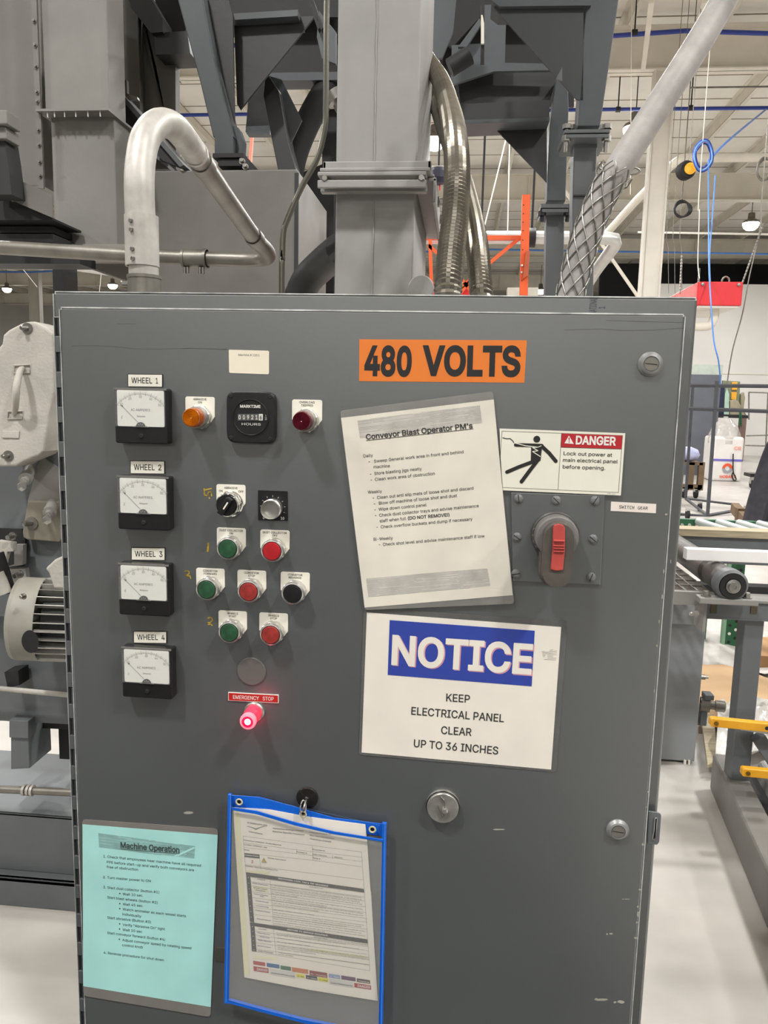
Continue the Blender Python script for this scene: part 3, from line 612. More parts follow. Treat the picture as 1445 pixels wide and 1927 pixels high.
low('cast_arm', [(370, 590), (790, 600), (830, 1100), (790, 1145), (360, 1110), (310, 1080), (300, 1000), (340, 760)], YH+.1, .03, mat('cast_arm_paint', (136, 130, 116), .6, 0, .1, 8), ZD6, bevel=.004)
for (x0, y0, x1, y1) in ((390, 200, 290, 400), (700, 660, 630, 850)):
    a, b = W(*ZD6(x0, y0), YH+.1), W(*ZD6(x1, y1), YH-.02); d = (b-a).normalized(); L = (b-a).length
    mb = MB(); mb.lathe(a, d, [(.018, -.02), (.018, .3*L), (.02, .32*L), (.02, .5*L), (.012, .52*L), (.012, .7*L), (0, .7*L)], 14); f_ = build(mb, 'grease_fitting', M_MACH, r)
    mb = MB(); mb.lathe(a+d*L*.68, d, [(.008, 0), (.006, .2*L), (.013, .24*L), (.013, .34*L), (0, .36*L)], 6); build(mb, 'wing_nut', M_SATIN, f_)
mb = MB(); c = W(*ZD6(430, 890), YH+.1); mb.lathe(c, (0, -1, 0), [(.02, 0), (.02, .004), (0, .004)], 20); mb.lathe(c, (-.4, -1, .1), [(.009, 0), (.009, .03), (0, .032)], 8); build(mb, 'stud_bolt', M_STEEL, r)
low('latch_plate', [(-40, 1120), (180, 1150), (180, 1270), (100, 1275), (60, 1440), (20, 1440), (-40, 1300)], YH+.04, .02, M_DUSTY, ZD6, bevel=.002)
low('dark_recess', [(-40, 960), (290, 970), (340, 1110), (310, 1470), (60, 1490), (-40, 1480)], YH+.12, .01, M_DARK, ZD6)
low('recess_frame', [(190, 1180), (310, 1180), (305, 1450), (80, 1480), (190, 1440)], YH+.09, .02, M_MACH, ZD6)
low('lower_plate', [(60, 1510), (340, 1500), (360, 1700), (100, 1720)], YH+.09, .02, M_MACH, ZD6)
for (x, y) in ((180, 1060), (270, 1570)):
    mb = MB(); hexbolt(mb, W(*ZD6(x, y), YH+.05), (0, -1, 0), .008, .03); build(mb, 'plate_bolt', M_STEEL, r)
mb = MB(); mb.tube([W(*ZD6(-30, 1290), YH-.02), W(*ZD6(60, 1560), YH-.02), W(*ZD6(130, 1800), YH)], .017, 12); build(mb, 'rubber_hose', M_BLACKM, r)
mb = MB(); mb.tube([W(*ZD6(-50, 1560), YH-.04), W(*ZD6(60, 1840), YH-.04)], .022, 12); build(mb, 'pipe_stub', M_DUSTY, r)
mb = MB(); c = W(88, 612, YH+.1); mb.cyl(c, c-Vector((0, 0, .05)), .012, 8); build(mb, 'pull_knob', M_DARK, r)
# motor
rm = empty('electric_motor', W(90, 1160, YH-.05), 'finned electric motor with a pale fan cowl lying beside the cabinet hinge', 'motor')
mc = W(150, 1160, YH+.02); R = .125
ax = Vector((1, .25, -.06)).normalized()
e0 = W(28, 1163, YH+.0)
mb = MB(); mb.lathe(e0, ax, [(0, 0), (R*.8, 0), (R*.97, .008), (R, .02), (R, .085), (R*.97, .085), (R*.95, .02), (0, .018)], 40); cw = build(mb, 'fan_cowl', mat('cowl_paint', (150, 147, 136), .5, 0, .1, 10), rm)
mb = MB(); mb.lathe(e0+ax*.10, ax, [(0, 0), (R*.83, 0), (R*.86, .05), (R*.86, .45), (0, .45)], 40); build(mb, 'motor_body', M_DARK, rm)
mb = MB(); mb.lathe(e0-ax*.002, ax, [(0, 0), (R*.45, 0)], 24); build(mb, 'cowl_opening', M_DARK, rm)
c_ = e0+ax*.05; q_ = W(58, 1207, c_.y-R*.97); mb = MB(); mb.add([q_+Vector((math.cos(k*PI/10)*.026, .002*abs(math.sin(k*PI/10))-.004, math.sin(k*PI/10)*.034)) for k in range(20)], [tuple(range(20))]); build(mb, 'cowl_cutout', M_DARK, cw)
Nn = Vector((0, -1, 0)); Nn = (Nn-ax*Nn.dot(ax)).normalized(); Bn = ax.cross(Nn)
for k in range(30):
    a = k/30*2*PI; dv = Nn*math.cos(a)+Bn*math.sin(a); tv = ax.cross(dv)
    mb = MB(); p0 = e0+ax*.085+dv*R*.84; mb.prism([p0+tv*.002, p0-tv*.002, p0-tv*.0012+dv*R*.17, p0+tv*.0012+dv*R*.17], ax*.4); build(mb, 'cooling_fin', M_SATIN if k % 3 else M_GALV, rm)
low('terminal_box', [(600, 1500), (730, 1380), (900, 1300), (1060, 1330), (1060, 1790), (720, 1770), (650, 1560)], YH-.16, .14, M_DUSTY, ZD6, rm, .006)
mb = MB(); hexbolt(mb, W(45, 1122, YH-.13), (-.2, -1, 0), .006, .012); build(mb, 'cowl_screw', M_STEEL, rm)
# base frame
rb = empty('wheel_stand', W(60, 1300, 1.2), 'grey welded base frame with floor channel under the wheel housing', 'machine base')
low('front_plate', [(-80, 1120), (170, 1140), (170, 1365), (-80, 1352)], 1.25, .02, M_MACHB, par=rb)
low('foot_block', [(20, 1355), (52, 1357), (56, 1446), (20, 1448)], 1.22, .14, M_MACHB, par=rb, bevel=.003)
low('foot_collar', [(17, 1355), (53, 1357), (53, 1390), (17, 1388)], 1.21, .15, M_MACHB, par=rb, bevel=.002)
low('cross_member', [(68, 1370), (160, 1374), (160, 1362), (68, 1355)], 1.3, .1, M_DARK, par=rb)
low('dark_post', [(110, 1372), (150, 1374), (150, 1430), (112, 1428)], 1.35, .1, M_DARK, par=rb)
low('bracket', [(8, 1265), (34, 1262), (36, 1290), (14, 1294)], 1.18, .06, M_DARK, par=rb)
a, b = W(-60, 1290, 1.17), W(150, 1310, 1.17); mb = MB(); mb.tube([a, b], .0085, 10); build(mb, 'grease_pipe', M_DUSTY, rb)
zt = F(60, 1440, .30); yb = zt.y
mb = MB(); xa, xb = -1.8, -.45
mb.box(xa, xb, yb-.32, yb+.1, .29, .30); mb.box(xa, xb, yb-.32, yb-.31, .1, .30); mb.box(xa, xb, yb-.36, yb+.1, .085, .1); mb.box(xa, xb, yb-.36, yb-.345, 0, .1)
build(mb, 'floor_channel', M_MACHB, rb, bevel=.003)
a = W(-60, 1482, yb-.36); b = W(150, 1492, yb-.36); mb = MB(); mb.tube([a, b], .012, 12); pp = build(mb, 'air_line', M_GALVD, rb)
mb = MB(); c = W(53, 1487, yb-.36)
for dx in (-.012, .002, .014): mb.lathe(c+Vector((dx, 0, 0)), (1, 0, 0), [(.012, -.004), (.0175, -.004), (.0175, .004), (.012, .004)], 12)
build(mb, 'union_fitting', M_GALV, pp)
# ================================================================== right side: conveyor, far shop floor
def thing_of(name, pts, Y, t, material, label, cat, zf=lambda x, y: (x, y), bevel=0):
    mb = MB(); mb.prism([W(*zf(*p), Y) for p in pts], (0, t, 0)); return tag(build(mb, name, material, bevel=bevel), label, cat)
# blue-grey side cabinet of the conveyor drive
fb = F(1290, 1437); YS = fb.y
r = empty('drive_cabinet', fb, 'blue-grey sheet steel drive enclosure standing at the end of the roller conveyor', 'machine cabinet')
x0 = W(1180, 1300, YS).x; x1 = W(1318, 1300, YS).x; zt = W(1300, 1122, YS).z
build(MB().box(x0, x1, YS, YS+.5, .012, zt), 'body', M_DRIVE, r, bevel=.004)
build(MB().box(x0, x1+.01, YS-.02, YS, zt-.05, zt+.02), 'top_rail', M_MACH, r, bevel=.002)
build(MB().box(x0, x1-.06, YS-.03, YS, W(1290, 1172, YS).z, W(1290, 1128, YS).z), 'cover_strip', M_DRIVE, r, bevel=.002)
build(MB().box(x1-.05, x1-.04, YS-.01, YS, 0, .02), 'foot_tab', M_CREAM, r)
build(MB().box(x1-.03, x1-.022, YS-.01, YS, 0, .02), 'foot_tab', M_CREAM, r)
mb = MB(); c = W(1318, 1274, YS+.05); mb.lathe(c, (1, 0, 0), [(.012, 0), (.012, .02), (.006, .022), (.006, .035), (0, .035)], 8); build(mb, 'side_bolt', M_STEEL, r)
# small pump fittings beside it
rp = empty('hydraulic_fitting', W(1330, 1330, YS), 'grey threaded hydraulic fitting on the side of the drive enclosure', 'fitting')
c = W(1322, 1325, YS+.05)
mb = MB(); mb.lathe(c, (1, -.2, 0), [(.035, -.01), (.035, .03), (.02, .035), (.02, .055), (.026, .055), (.026, .095), (.018, .1), (0, .1)], 16); build(mb, 'union_nut', M_GALVD, rp)
mb = MB(); mb.box(c.x, c.x+.04, c.y-.03, c.y+.03, c.z+.03, c.z+.055); mb.box(c.x-.01, c.x+.02, c.y-.02, c.y+.02, c.z-.1, c.z); build(mb, 'valve_body', M_MACHB, rp, bevel=.003)
# conveyor frame
YB = 1.95
r = empty('roller_conveyor', W(1400, 1140, YB), 'blue-grey roller conveyor frame carrying a white bar at the picture edge', 'conveyor')
zb0, zb1 = W(1390, 1167, YB).z, W(1390, 1131, YB).z; bx0 = W(1322, 1150, YB).x
build(MB().box(bx0, 2.6, YB, YB+.012, zb0, zb1), 'side_beam', M_MACHB, r)
build(MB().box(bx0, 2.6, YB-.01, YB+.11, zb1-.004, zb1+.006), 'beam_flange', M_MACH, r, bevel=.001)
build(MB().box(bx0, 2.6, YB-.001, YB+.09, zb0, zb0+.008), 'beam_flange', M_MACHB, r)
for x in (1343, 1419): c = W(x, 1140, YB); build(MB().box(c.x-.012, c.x+.012, YB-.004, YB, c.z-.03, c.z+.02), 'slot_cover', mat('olive_slot', (78, 70, 48), .6), r)
lx0, lx1 = W(1396, 1270, YB).x, W(1433, 1270, YB).x
build(MB().box(lx0, lx1, YB+.02, YB+.1, .12, zb0), 'leg', M_MACHB, r, bevel=.004)
build(MB().box(W(1322, 1150, YB).x-.012, bx0+.0, YB-.05, YB+.06, W(1320, 1183, YB).z, zb1+.02), 'end_plate', M_MACH, r, bevel=.002)
mb = MB(); hexbolt(mb, W(1312, 1155, YB-.02), (-1, -.3, 0), .008, .03); build(mb, 'end_bolt', M_GALV, r)
yb2 = 3.0
build(MB().box(.5, 3.2, yb2, yb2+.08, W(1380, 1062, yb2).z, W(1380, 1012, yb2).z), 'far_beam', M_MACHB, r, bevel=.003)
build(MB().box(.5, 3.2, yb2-.02, yb2+.1, W(1380, 1011, yb2).z, W(1380, 998, yb2).z), 'far_rail', M_WOOD, r)
build(MB().box(.9, 3.2, yb2-.3, yb2-.22, W(1400, 1090, yb2).z-.03, W(1400, 1080, yb2).z), 'inner_rail', M_DARK, r)
build(MB().box(.5, 3.2, yb2-.1, yb2-.05, W(1400, 1120, yb2).z-.04, W(1400, 1105, yb2).z), 'inner_rail', M_MACHB, r)
# roller with flange bearing
n0 = W(1377, 1102, 1.86); f0 = W(1266, 1024, 2.95); ax = (f0-n0).normalized(); L = (f0-n0).length
rr = empty('conveyor_roller', n0, 'long grey conveyor roller ending in a pillow block bearing', 'roller')
mb = MB(); mb.lathe(n0+ax*.10, ax, [(.0, 0), (.045, 0), (.053, .02), (.053, .14), (.045, .16), (.045, .18), (.056, .2), (.056, L-.1), (0, L-.1)], 28); build(mb, 'roller_tube', mat('worn_roller', (96, 93, 90), .45, .4, .12, 10), rr)
mb = MB(); mb.lathe(n0, (0, 1, 0), [(.050, -.01), (.060, 0), (.060, .05), (.05, .07), (0, .07)], 28); hb = build(mb, 'bearing_housing', M_MACHB, rr)
mb = MB(); mb.lathe(n0+Vector((0, -.012, 0)), (0, -1, 0), [(.048, -.01), (.048, .002), (.03, .003), (.03, -.004), (0, -.004)], 28); build(mb, 'bearing_insert', M_BLACK, rr)
mb = MB(); mb.lathe(n0+Vector((0, -.008, 0)), (0, -1, 0), [(.027, 0), (.027, .01), (.019, .012), (.019, .02), (.008, .021), (.008, .018), (0, .018)], 20); build(mb, 'shaft_end', M_STEEL, rr)
mb = MB(); mb.box(n0.x-.115, n0.x+.10, n0.y-.01, n0.y+.05, zb1+.006, zb1+.03); build(mb, 'bearing_base', M_MACH, rr, bevel=.004)
for dx in (-.075, .075):
    mb = MB(); hexbolt(mb, (n0.x+dx-.01, n0.y+.02, zb1+.03), (0, 0, 1), .012, .02); build(mb, 'base_bolt', M_STEEL, rr)
# white bar stock
wb = W(1292, 1043, 2.06); wz1, wz0 = W(1292, 1033, 2.06).z, W(1292, 1054, 2.06).z
mb = MB(); mb.box(wb.x, 3.0, 2.06, 2.11, wz0, wz1); tag(build(mb, 'white_bar', mat('white_powder_coat', (236, 234, 232), .35, 0, .02, 10), bevel=.002), 'long white square bar lying across the conveyor roller', 'bar')
# grating
g = empty('steel_grating', W(1300, 1090, 2.2), 'open steel floor grating between the cabinet and the conveyor roller', 'grating')
gz = W(1322, 1112, 2.0).z
k = 0
for i in range(9):
    x = .62+i*.048; mb = MB(); mb.box(x, x+.004, 1.98, 2.75, gz-.03, gz)
    build(mb, 'bearing_bar', M_GALVD, g)
for j in range(8): y = 2.0+j*.1; mb = MB(); mb.box(.62, 1.01, y, y+.006, gz-.008, gz); build(mb, 'cross_bar', M_GALVD, g)
mb = MB(); mb.box(.62, 1.01, 1.96, 1.98, gz-.05, gz+.003); build(mb, 'edge_bar', M_MACH, g)
# massive floor beam
r = empty('floor_rail', F(1400, 1560), 'heavy grey cast floor rail running toward the picture edge', 'machine base')
A = [F(1346, 1470), F(1380, 1560), F(1470, 1760), F(1620, 1700), F(1500, 1440)]
zt = .17
a0, a1 = F(1345, 1425, zt), F(1500, 1760, zt); dr = (a1-a0); dr.z = 0; dn = dr.normalized(); sd = Vector((-dn.y, dn.x, 0)); sd = sd if sd.x > 0 else -sd
def bar(mb, s0, s1, w0, w1, z0, z1): return mb.prism([Vector((*(a0+dn*s+sd*w).xy, z0)) for s, w in ((s0, w0), (s1, w0), (s1, w1), (s0, w1))], (0, 0, z1-z0))
build(bar(MB(), -.05, 2.6, .0, .10, 0, zt), 'left_wall', M_BOX, r, bevel=.015, seg=3)
build(bar(MB(), .02, 2.6, .16, .42, 0, zt+.03), 'top_casting', mat('cast_grey', (158, 157, 153), .5, 0, .08, 8), r, bevel=.03, seg=4)
build(bar(MB(), -.0, 2.6, .10, .16, 0, zt-.05), 'channel', M_DARK, r)
build(bar(MB(), -.3, 2.6, .5, .6, .1, .18), 'side_rail', M_MACHB, r, bevel=.01)
# yellow bars
def ybar(pts, Y, lb):
    o = empty('yellow_bar', W(*pts[0], Y), lb, 'bar')
    mb = MB(); a, b = W(*pts[0], Y), W(*pts[1], Y); d = (b-a); n = Vector((-d.z, 0, d.x)).normalized()*.016
    mb.prism([a+n*.6, a+n+d*.02, b+n, b-n, a-n+d*.02, a-n*.6], (0, .03, 0)); build(mb, 'bar_body', M_YEL, o, bevel=.003)
    mb = MB(); mb.lathe(a+d.normalized()*.02-Vector((0, .001, 0)), (0, -1, 0), [(.008, 0), (.008, .004), (0, .004)], 12); build(mb, 'rivet', M_BRASS, o)
    mb = MB(); mb.lathe(a+d.normalized()*.2-Vector((0, .0005, 0)), (0, -1, 0), [(.007, 0), (.007, .001), (0, .001)], 12); build(mb, 'bolt_hole', M_BLACK, o)
ybar(((1337, 1360), (1520, 1378)), 1.72, 'upper yellow steel bar in front of the conveyor leg')
ybar(((1397, 1454), (1520, 1466)), 1.75, 'lower yellow steel bar above the cast floor rail')
thing_of('shelf_plate', [(1394, 1374), (1445, 1382), (1600, 1400), (1600, 1384), (1445, 1368), (1400, 1370)], 1.86, .06, M_MACH, 'thin grey plate just below the upper yellow bar', 'plate')
mb = MB(); mb.beam(W(1425, 1385, 1.95), W(1500, 1500, 1.95), .05, .05); tag(build(mb, 'diagonal_strut', M_MACHB), 'blue-grey strut slanting down from the plate under the yellow bar', 'strut')
# cardboard and film on the floor
def floorpiece(name, pts, z0, t, material, label, cat, sub=0):
    mb = MB(); mb.prism([F(*p, z0) for p in pts], (0, 0, t)); return tag(build(mb, name, material, bevel=.004), label, cat)
floorpiece('cardboard_sheet', [(1318, 1256), (1360, 1256), (1400, 1264), (1445, 1282), (1600, 1300), (1600, 1372), (1310, 1365)], .03, .02, M_CARD, 'tan cardboard sheet lying on the floor beyond the conveyor leg', 'cardboard')
floorpiece('cardboard_box', [(1424, 1225), (1560, 1225), (1560, 1270), (1424, 1262)], .02, .1, mat('cardboard_dark', (172, 134, 92), .8, 0, .08, 5), 'low brown carton behind the conveyor leg at the picture edge', 'carton')
def film(name, pts, z0, amp, label, material, seed):
    rnd = random.Random(seed); c = [F(*p, z0) for p in pts]; n = 16; vs = []; fs = []
    for i in range(n+1):
        for j in range(n+1):
            u, v = i/n, j/n; p = c[0]*(1-u)*(1-v)+c[1]*u*(1-v)+c[2]*u*v+c[3]*(1-u)*v
            vs.append(p+Vector((0, 0, amp*(.5+.5*math.sin(7*u+rnd.random()*2)*math.cos(9*v+rnd.random()*2)))))
    for i in range(n):
        for j in range(n): k = i*(n+1)+j; fs.append((k, k+1, k+n+2, k+n+1))
    mb = MB(); mb.add(vs, fs, True); o = build(mb, name, material); md = o.modifiers.new('t', 'SOLIDIFY'); md.thickness = .003; return tag(o, label, 'plastic film')
film('plastic_sheet', [(1325, 1165), (1500, 1165), (1640, 1275), (1318, 1268)], .02, .03, 'white plastic sheeting spread on the floor behind the conveyor legs', mat('white_sheeting', (184, 180, 174), .4, 0, .1, 10), 3)
film('bubble_film', [(1350, 1336), (1500, 1332), (1560, 1420), (1345, 1445)], .06, .10, 'crumpled clear plastic film heaped beside the lower end of the drive enclosure', M_FILM, 5)
floorpiece('cardboard_wrap', [(1318, 1352), (1342, 1350), (1352, 1440), (1330, 1446)], .05, .02, M_WOOD, 'crumpled tan wrapping beside the foot of the drive enclosure', 'wrapping')
thing_of('scrap_wood', [(60, 760), (150, 740), (160, 900), (60, 880)], 2.9, .02, M_WOOD, 'pale curved wooden offcut leaning behind the conveyor leg', 'offcut', Z(1370, 960, 3.5689)) if False else None
# green racking legs and green far conveyor
YG = F(1370, 1224).y
rg = empty('green_upright', W(1372, 1200, YG), 'dark green perforated steel upright seen under the conveyor beam', 'upright')
gx0, gx1 = W(1364, 1200, YG).x, W(1390, 1200, YG).x; gz1 = W(1376, 1000, YG).z
build(MB().box(gx0, gx1, YG, YG+.06, .01, gz1), 'post', M_GREEN, rg)
build(MB().box(gx0-.012, gx0, YG-.005, YG+.06, .01, gz1), 'post_edge', mat('worn_green', (128, 168, 140), .6), rg)
for k in range(9):
    for s_ in (0, 1):
        mb = MB(); c = Vector(((gx0+gx1)/2+(s_-.5)*.04, YG-.002, .06+k*.06+s_*.03)); mb.lathe(c, (0, -1, 0), [(.011, 0), (0, .001)], 8); build(mb, 'punched_hole', M_CREAM if k % 3 == 1 else M_DARK, rg)
build(MB().box(gx0-.1, gx1+.02, YG-.04, YG+.1, 0, .012), 'foot_plate', M_GREEN, rg)
rg2 = empty('green_upright', W(1330, 1165, YG), 'green perforated upright partly hidden behind the bolted end plate', 'upright')
gx0, gx1 = W(1326, 1165, YG).x, W(1340, 1165, YG).x
build(MB().box(gx0, gx1, YG+.1, YG+.16, .01, gz1), 'post', M_GREEN, rg2); build(MB().box(gx0-.02, gx1+.1, YG+.06, YG+.2, 0, .012), 'foot_plate', M_GREEN, rg2)
yg = 4.3
rg = empty('green_conveyor', W(1340, 990, yg), 'far green framed conveyor with pale grey rollers', 'conveyor')
z1_, z0_ = W(1340, 979, yg).z, W(1340, 999, yg).z
build(MB().box(.6, 4, yg, yg+.05, z0_-.06, z1_), 'side_channel', M_GREEN, rg)
for k in range(9): c = W(1283+k*14, 988, yg); mb = MB(); mb.lathe(c-Vector((0, .001, 0)), (0, -1, 0), [(.012, 0), (.012, .004), (0, .006)], 10); build(mb, 'axle_end', M_SATIN, rg)
for k in range(6): a = W(1312+k*38, 984, yg); mb = MB(); mb.cyl((a.x, yg-.02, z1_-.01), (a.x+.12, yg-.55, z1_-.02), .026, 12); build(mb, 'roller', mat('pale_roller', (190, 198, 196), .35, .3), rg)
# timber on the cart and dark cloth
r = empty('timber_trestle', W(1420, 960, 5.4), 'rough brown timber trestle behind the hanging dark cloth', 'trestle')
mb = MB(); mb.beam(W(1382, 955, 5.6), W(1408, 985, 5.0), .06, .08); build(mb, 'rail', M_DWOOD, r)
mb = MB(); mb.beam(W(1400, 958, 5.6), W(1445, 968, 5.6), .05, .06); build(mb, 'rail', M_WOOD, r)
pb = W(1392, 975, 5.3); mb = MB(); mb.box(pb.x-.03, pb.x+.03, 5.27, 5.33, 0, pb.z+.08); build(mb, 'post', M_DWOOD, r)
Yc2 = 4.9; vs = []; fs = []; n = 22; m2 = 14
for i in range(m2+1):
    t = i/m2
    for j in range(n+1):
        u = j/n; px = (1447-47*t**.8)+(u)*(150+20*t); py = 826+(992-826)*t
        p = W(px, py, Yc2); vs.append(p+Vector((0, .05*math.sin(u*26+t*2), 0)))
for i in range(m2):
    for j in range(n): k = i*(n+1)+j; fs.append((k, k+1, k+n+2, k+n+1))
mb = MB(); mb.add(vs, fs, True); o = build(mb, 'hanging_cloth', M_CLOTH); md = o.modifiers.new('t', 'SOLIDIFY'); md.thickness = .008; tag(o, 'dark grey pleated cloth hanging at the picture edge over the conveyor', 'cloth')
# black tubular rack
fk = F(1332, 972); YK = fk.y
r = empty('tube_rack', fk, 'dark tubular steel rack standing on the shop floor past the cabinet', 'rack')
mk = mat('dark_tube_paint', (74, 76, 82), .45, .2)
def tb(name, a, b, rad=.028, m_=None):
    mb = MB(); mb.beam(a, b, rad*1.6, rad*1.6, (0, .9, .4)); build(mb, name, m_ or mk, r)
tb('upright', W(1349, 717, YK), W(1331, 972, YK)); tb('top_rail', W(1270, 725, YK), W(1470, 727, YK)); tb('middle_rail', W(1270, 768, YK), W(1470, 775, YK))
YK2 = YK+1.4
tb('upright', W(1304, 726, YK2), W(1290, 938, YK2), .024); tb('base_rail', W(1331, 970, YK), W(1290, 938, YK2), .022); tb('base_rail', W(1331, 970, YK), W(1382, 961, YK+.4), .022)
tb('base_rail', W(1290, 938, YK2), W(1388, 950, YK+1.2), .018); tb('base_rail', W(1260, 966, YK), W(1331, 972, YK), .022)
for (x, y, Y_) in ((1293, 973, YK), (1316, 958, YK+.3)):
    mb = MB(); c = F(x, y+4); mb.lathe((c.x-.02, c.y, .07), (1, 0, 0), [(0, 0), (.07, 0), (.07, .04), (0, .04)], 16); w_ = build(mb, 'caster_wheel', M_BLACKM, r)
    mb = MB(); mb.box(c.x-.03, c.x+.03, c.y-.03, c.y+.03, .12, .16); build(mb, 'caster_fork', M_SATIN, r)
# grey cabinet beyond
fg = F(1330, 895); YG2 = fg.y
r = empty('tall_grey_cabinet', fg, 'tall slate grey cabinet with a pale green top behind the tube rack', 'cabinet')
gx1 = W(1350, 800, YG2).x; gzt = W(1330, 705, YG2).z
build(MB().box(gx1-1.4, gx1, YG2, YG2+1, 0, gzt), 'body', mat('slate_cabinet', (98, 101, 110), .5, 0, .05, 3), r)
build(MB().box(gx1-1.4, gx1+.02, YG2+.02, YG2+1, gzt, W(1330, 686, YG2).z), 'top_box', mat('pale_green_top', (186, 196, 186), .6), r)
# welding wire drum
fd = F(1368, 906); YDm = fd.y
r = empty('wire_carton', fd, 'white cardboard welding wire carton under a clear plastic bag', 'carton')
dcx = W(1370, 850, YDm).x; dr_ = (W(1399, 850, YDm).x-W(1340, 850, YDm).x)/2; dz = W(1370, 822, YDm).z
build(MB().box(dcx-dr_, dcx+dr_, YDm, YDm+2*dr_, 0, dz), 'drum_body', mat('white_board', (226, 222, 218), .6, 0, .04, 3), r, bevel=.06, seg=3)
hz = W(1370, 788, YDm).z
build(MB().lathe((dcx, YDm+dr_, dz-.05), (0, 0, 1), [(dr_*1.03, -.12), (dr_*1.02, .08), (dr_*.8, (hz-dz)*.7), (dr_*.36, hz-dz+.04), (.06, hz-dz+.05), (.05, hz-dz+.1)], 14), 'plastic_bag', mat('thin_bag_film', (205, 200, 195), .15, 0, .1, 8, .6, 9, alpha=.45), r)
build(MB().box(dcx-dr_*.94, dcx+dr_*.94, YDm-.008, YDm+.02, W(1370, 868, YDm).z, W(1370, 864, YDm).z), 'printed_band', mat('violet_band', (112, 104, 190), .6), r)
mb = MB(); text(mb, 'HOBART', ZR1(538, 1522), ZR1(660, 1522), 4.6, YDm-.02, .03); build(mb, 'lettering', mat('orange_red_print', (226, 84, 46), .6), r)
mb = MB(); c = W(*ZR1(597, 1450), YDm-.02); R1, R0 = .115, .055
for a0, a1, mm in ((0, PI, 'orange_red_print'), (PI, 2*PI, 'grey_print')):
    q = MB(); ns = 12
    for k in range(ns):
        t0, t1 = a0+(a1-a0)*k/ns, a0+(a1-a0)*(k+1)/ns
        q.face([c+Vector((math.cos(t)*rad, 0, math.sin(t)*rad)) for rad, t in ((R0, t0), (R1, t0), (R1, t1), (R0, t1))])
    build(q, 'emblem', MATS.get(mm) or mat(mm, (150, 152, 160), .6), r)
mb = MB(); text(mb, 'CR', ZR1(648, 1310), ZR1(702, 1312), 6, YDm-.02, .02); build(mb, 'lettering', mat('pale_orange_print', (236, 150, 128), .6), r)
mb = MB(); mb.tube(spline([W(*ZR1(640, 1340), YDm-.05), W(*ZR1(640, 1470), YDm-.05), W(*ZR1(655, 1510), YDm-.05), W(*ZR1(662, 1535), YDm-.05), W(*ZR1(645, 1540), YDm-.05), W(*ZR1(632, 1510), YDm-.05), W(*ZR1(638, 1480), YDm-.05)], 5), .014, 6); build(mb, 'strap', M_BLACK, r)
# blue wrapped bundle on a wooden cart
fc = F(1318, 938); YC = fc.y
r = empty('wooden_cart', fc, 'brown wooden cart on casters behind the tube rack', 'cart')
for px in (1301, 1320): c = W(px, 890, YC); build(MB().box(c.x-.05, c.x+.05, YC, YC+.1, .15, W(px, 870, YC).z), 'post', M_DWOOD, r)
c = W(1300, 915, YC); build(MB().box(c.x-.4, W(1321, 915, YC).x, YC, YC+.12, c.z-.05, c.z+.03), 'rail', M_DWOOD, r)
c = W(1300, 872, YC); build(MB().box(c.x-.4, W(1323, 872, YC).x, YC, YC+.5, c.z-.03, c.z+.02), 'deck', M_DWOOD, r)
for px in (1289, 1311):
    c = W(px, 930, YC); mb = MB(); mb.lathe((c.x-.03, YC+.05, .09), (1, 0, 0), [(0, 0), (.09, 0), (.09, .05), (0, .05)], 16); wv = build(mb, 'caster_wheel', M_BLACKM, r); mb = MB(); mb.box(c.x-.05, c.x+.06, YC, YC+.1, .12, .2); build(mb, 'caster_fork', M_SATIN, r)
mb = MB(); c = W(1307, 857, YC); mb.lathe(c-Vector((.5, -.2, -.03)), (1, 0, -.05), [(0, 0), (.1, .02), (.14, .2), (.14, .48), (.1, .6), (0, .66)], 14); tag(build(mb, 'wrapped_bundle', mat('pale_blue_wrap', (176, 180, 214), .4, 0, .12, 8)), 'pale blue wrapped bundle lying on the wooden cart', 'bundle')
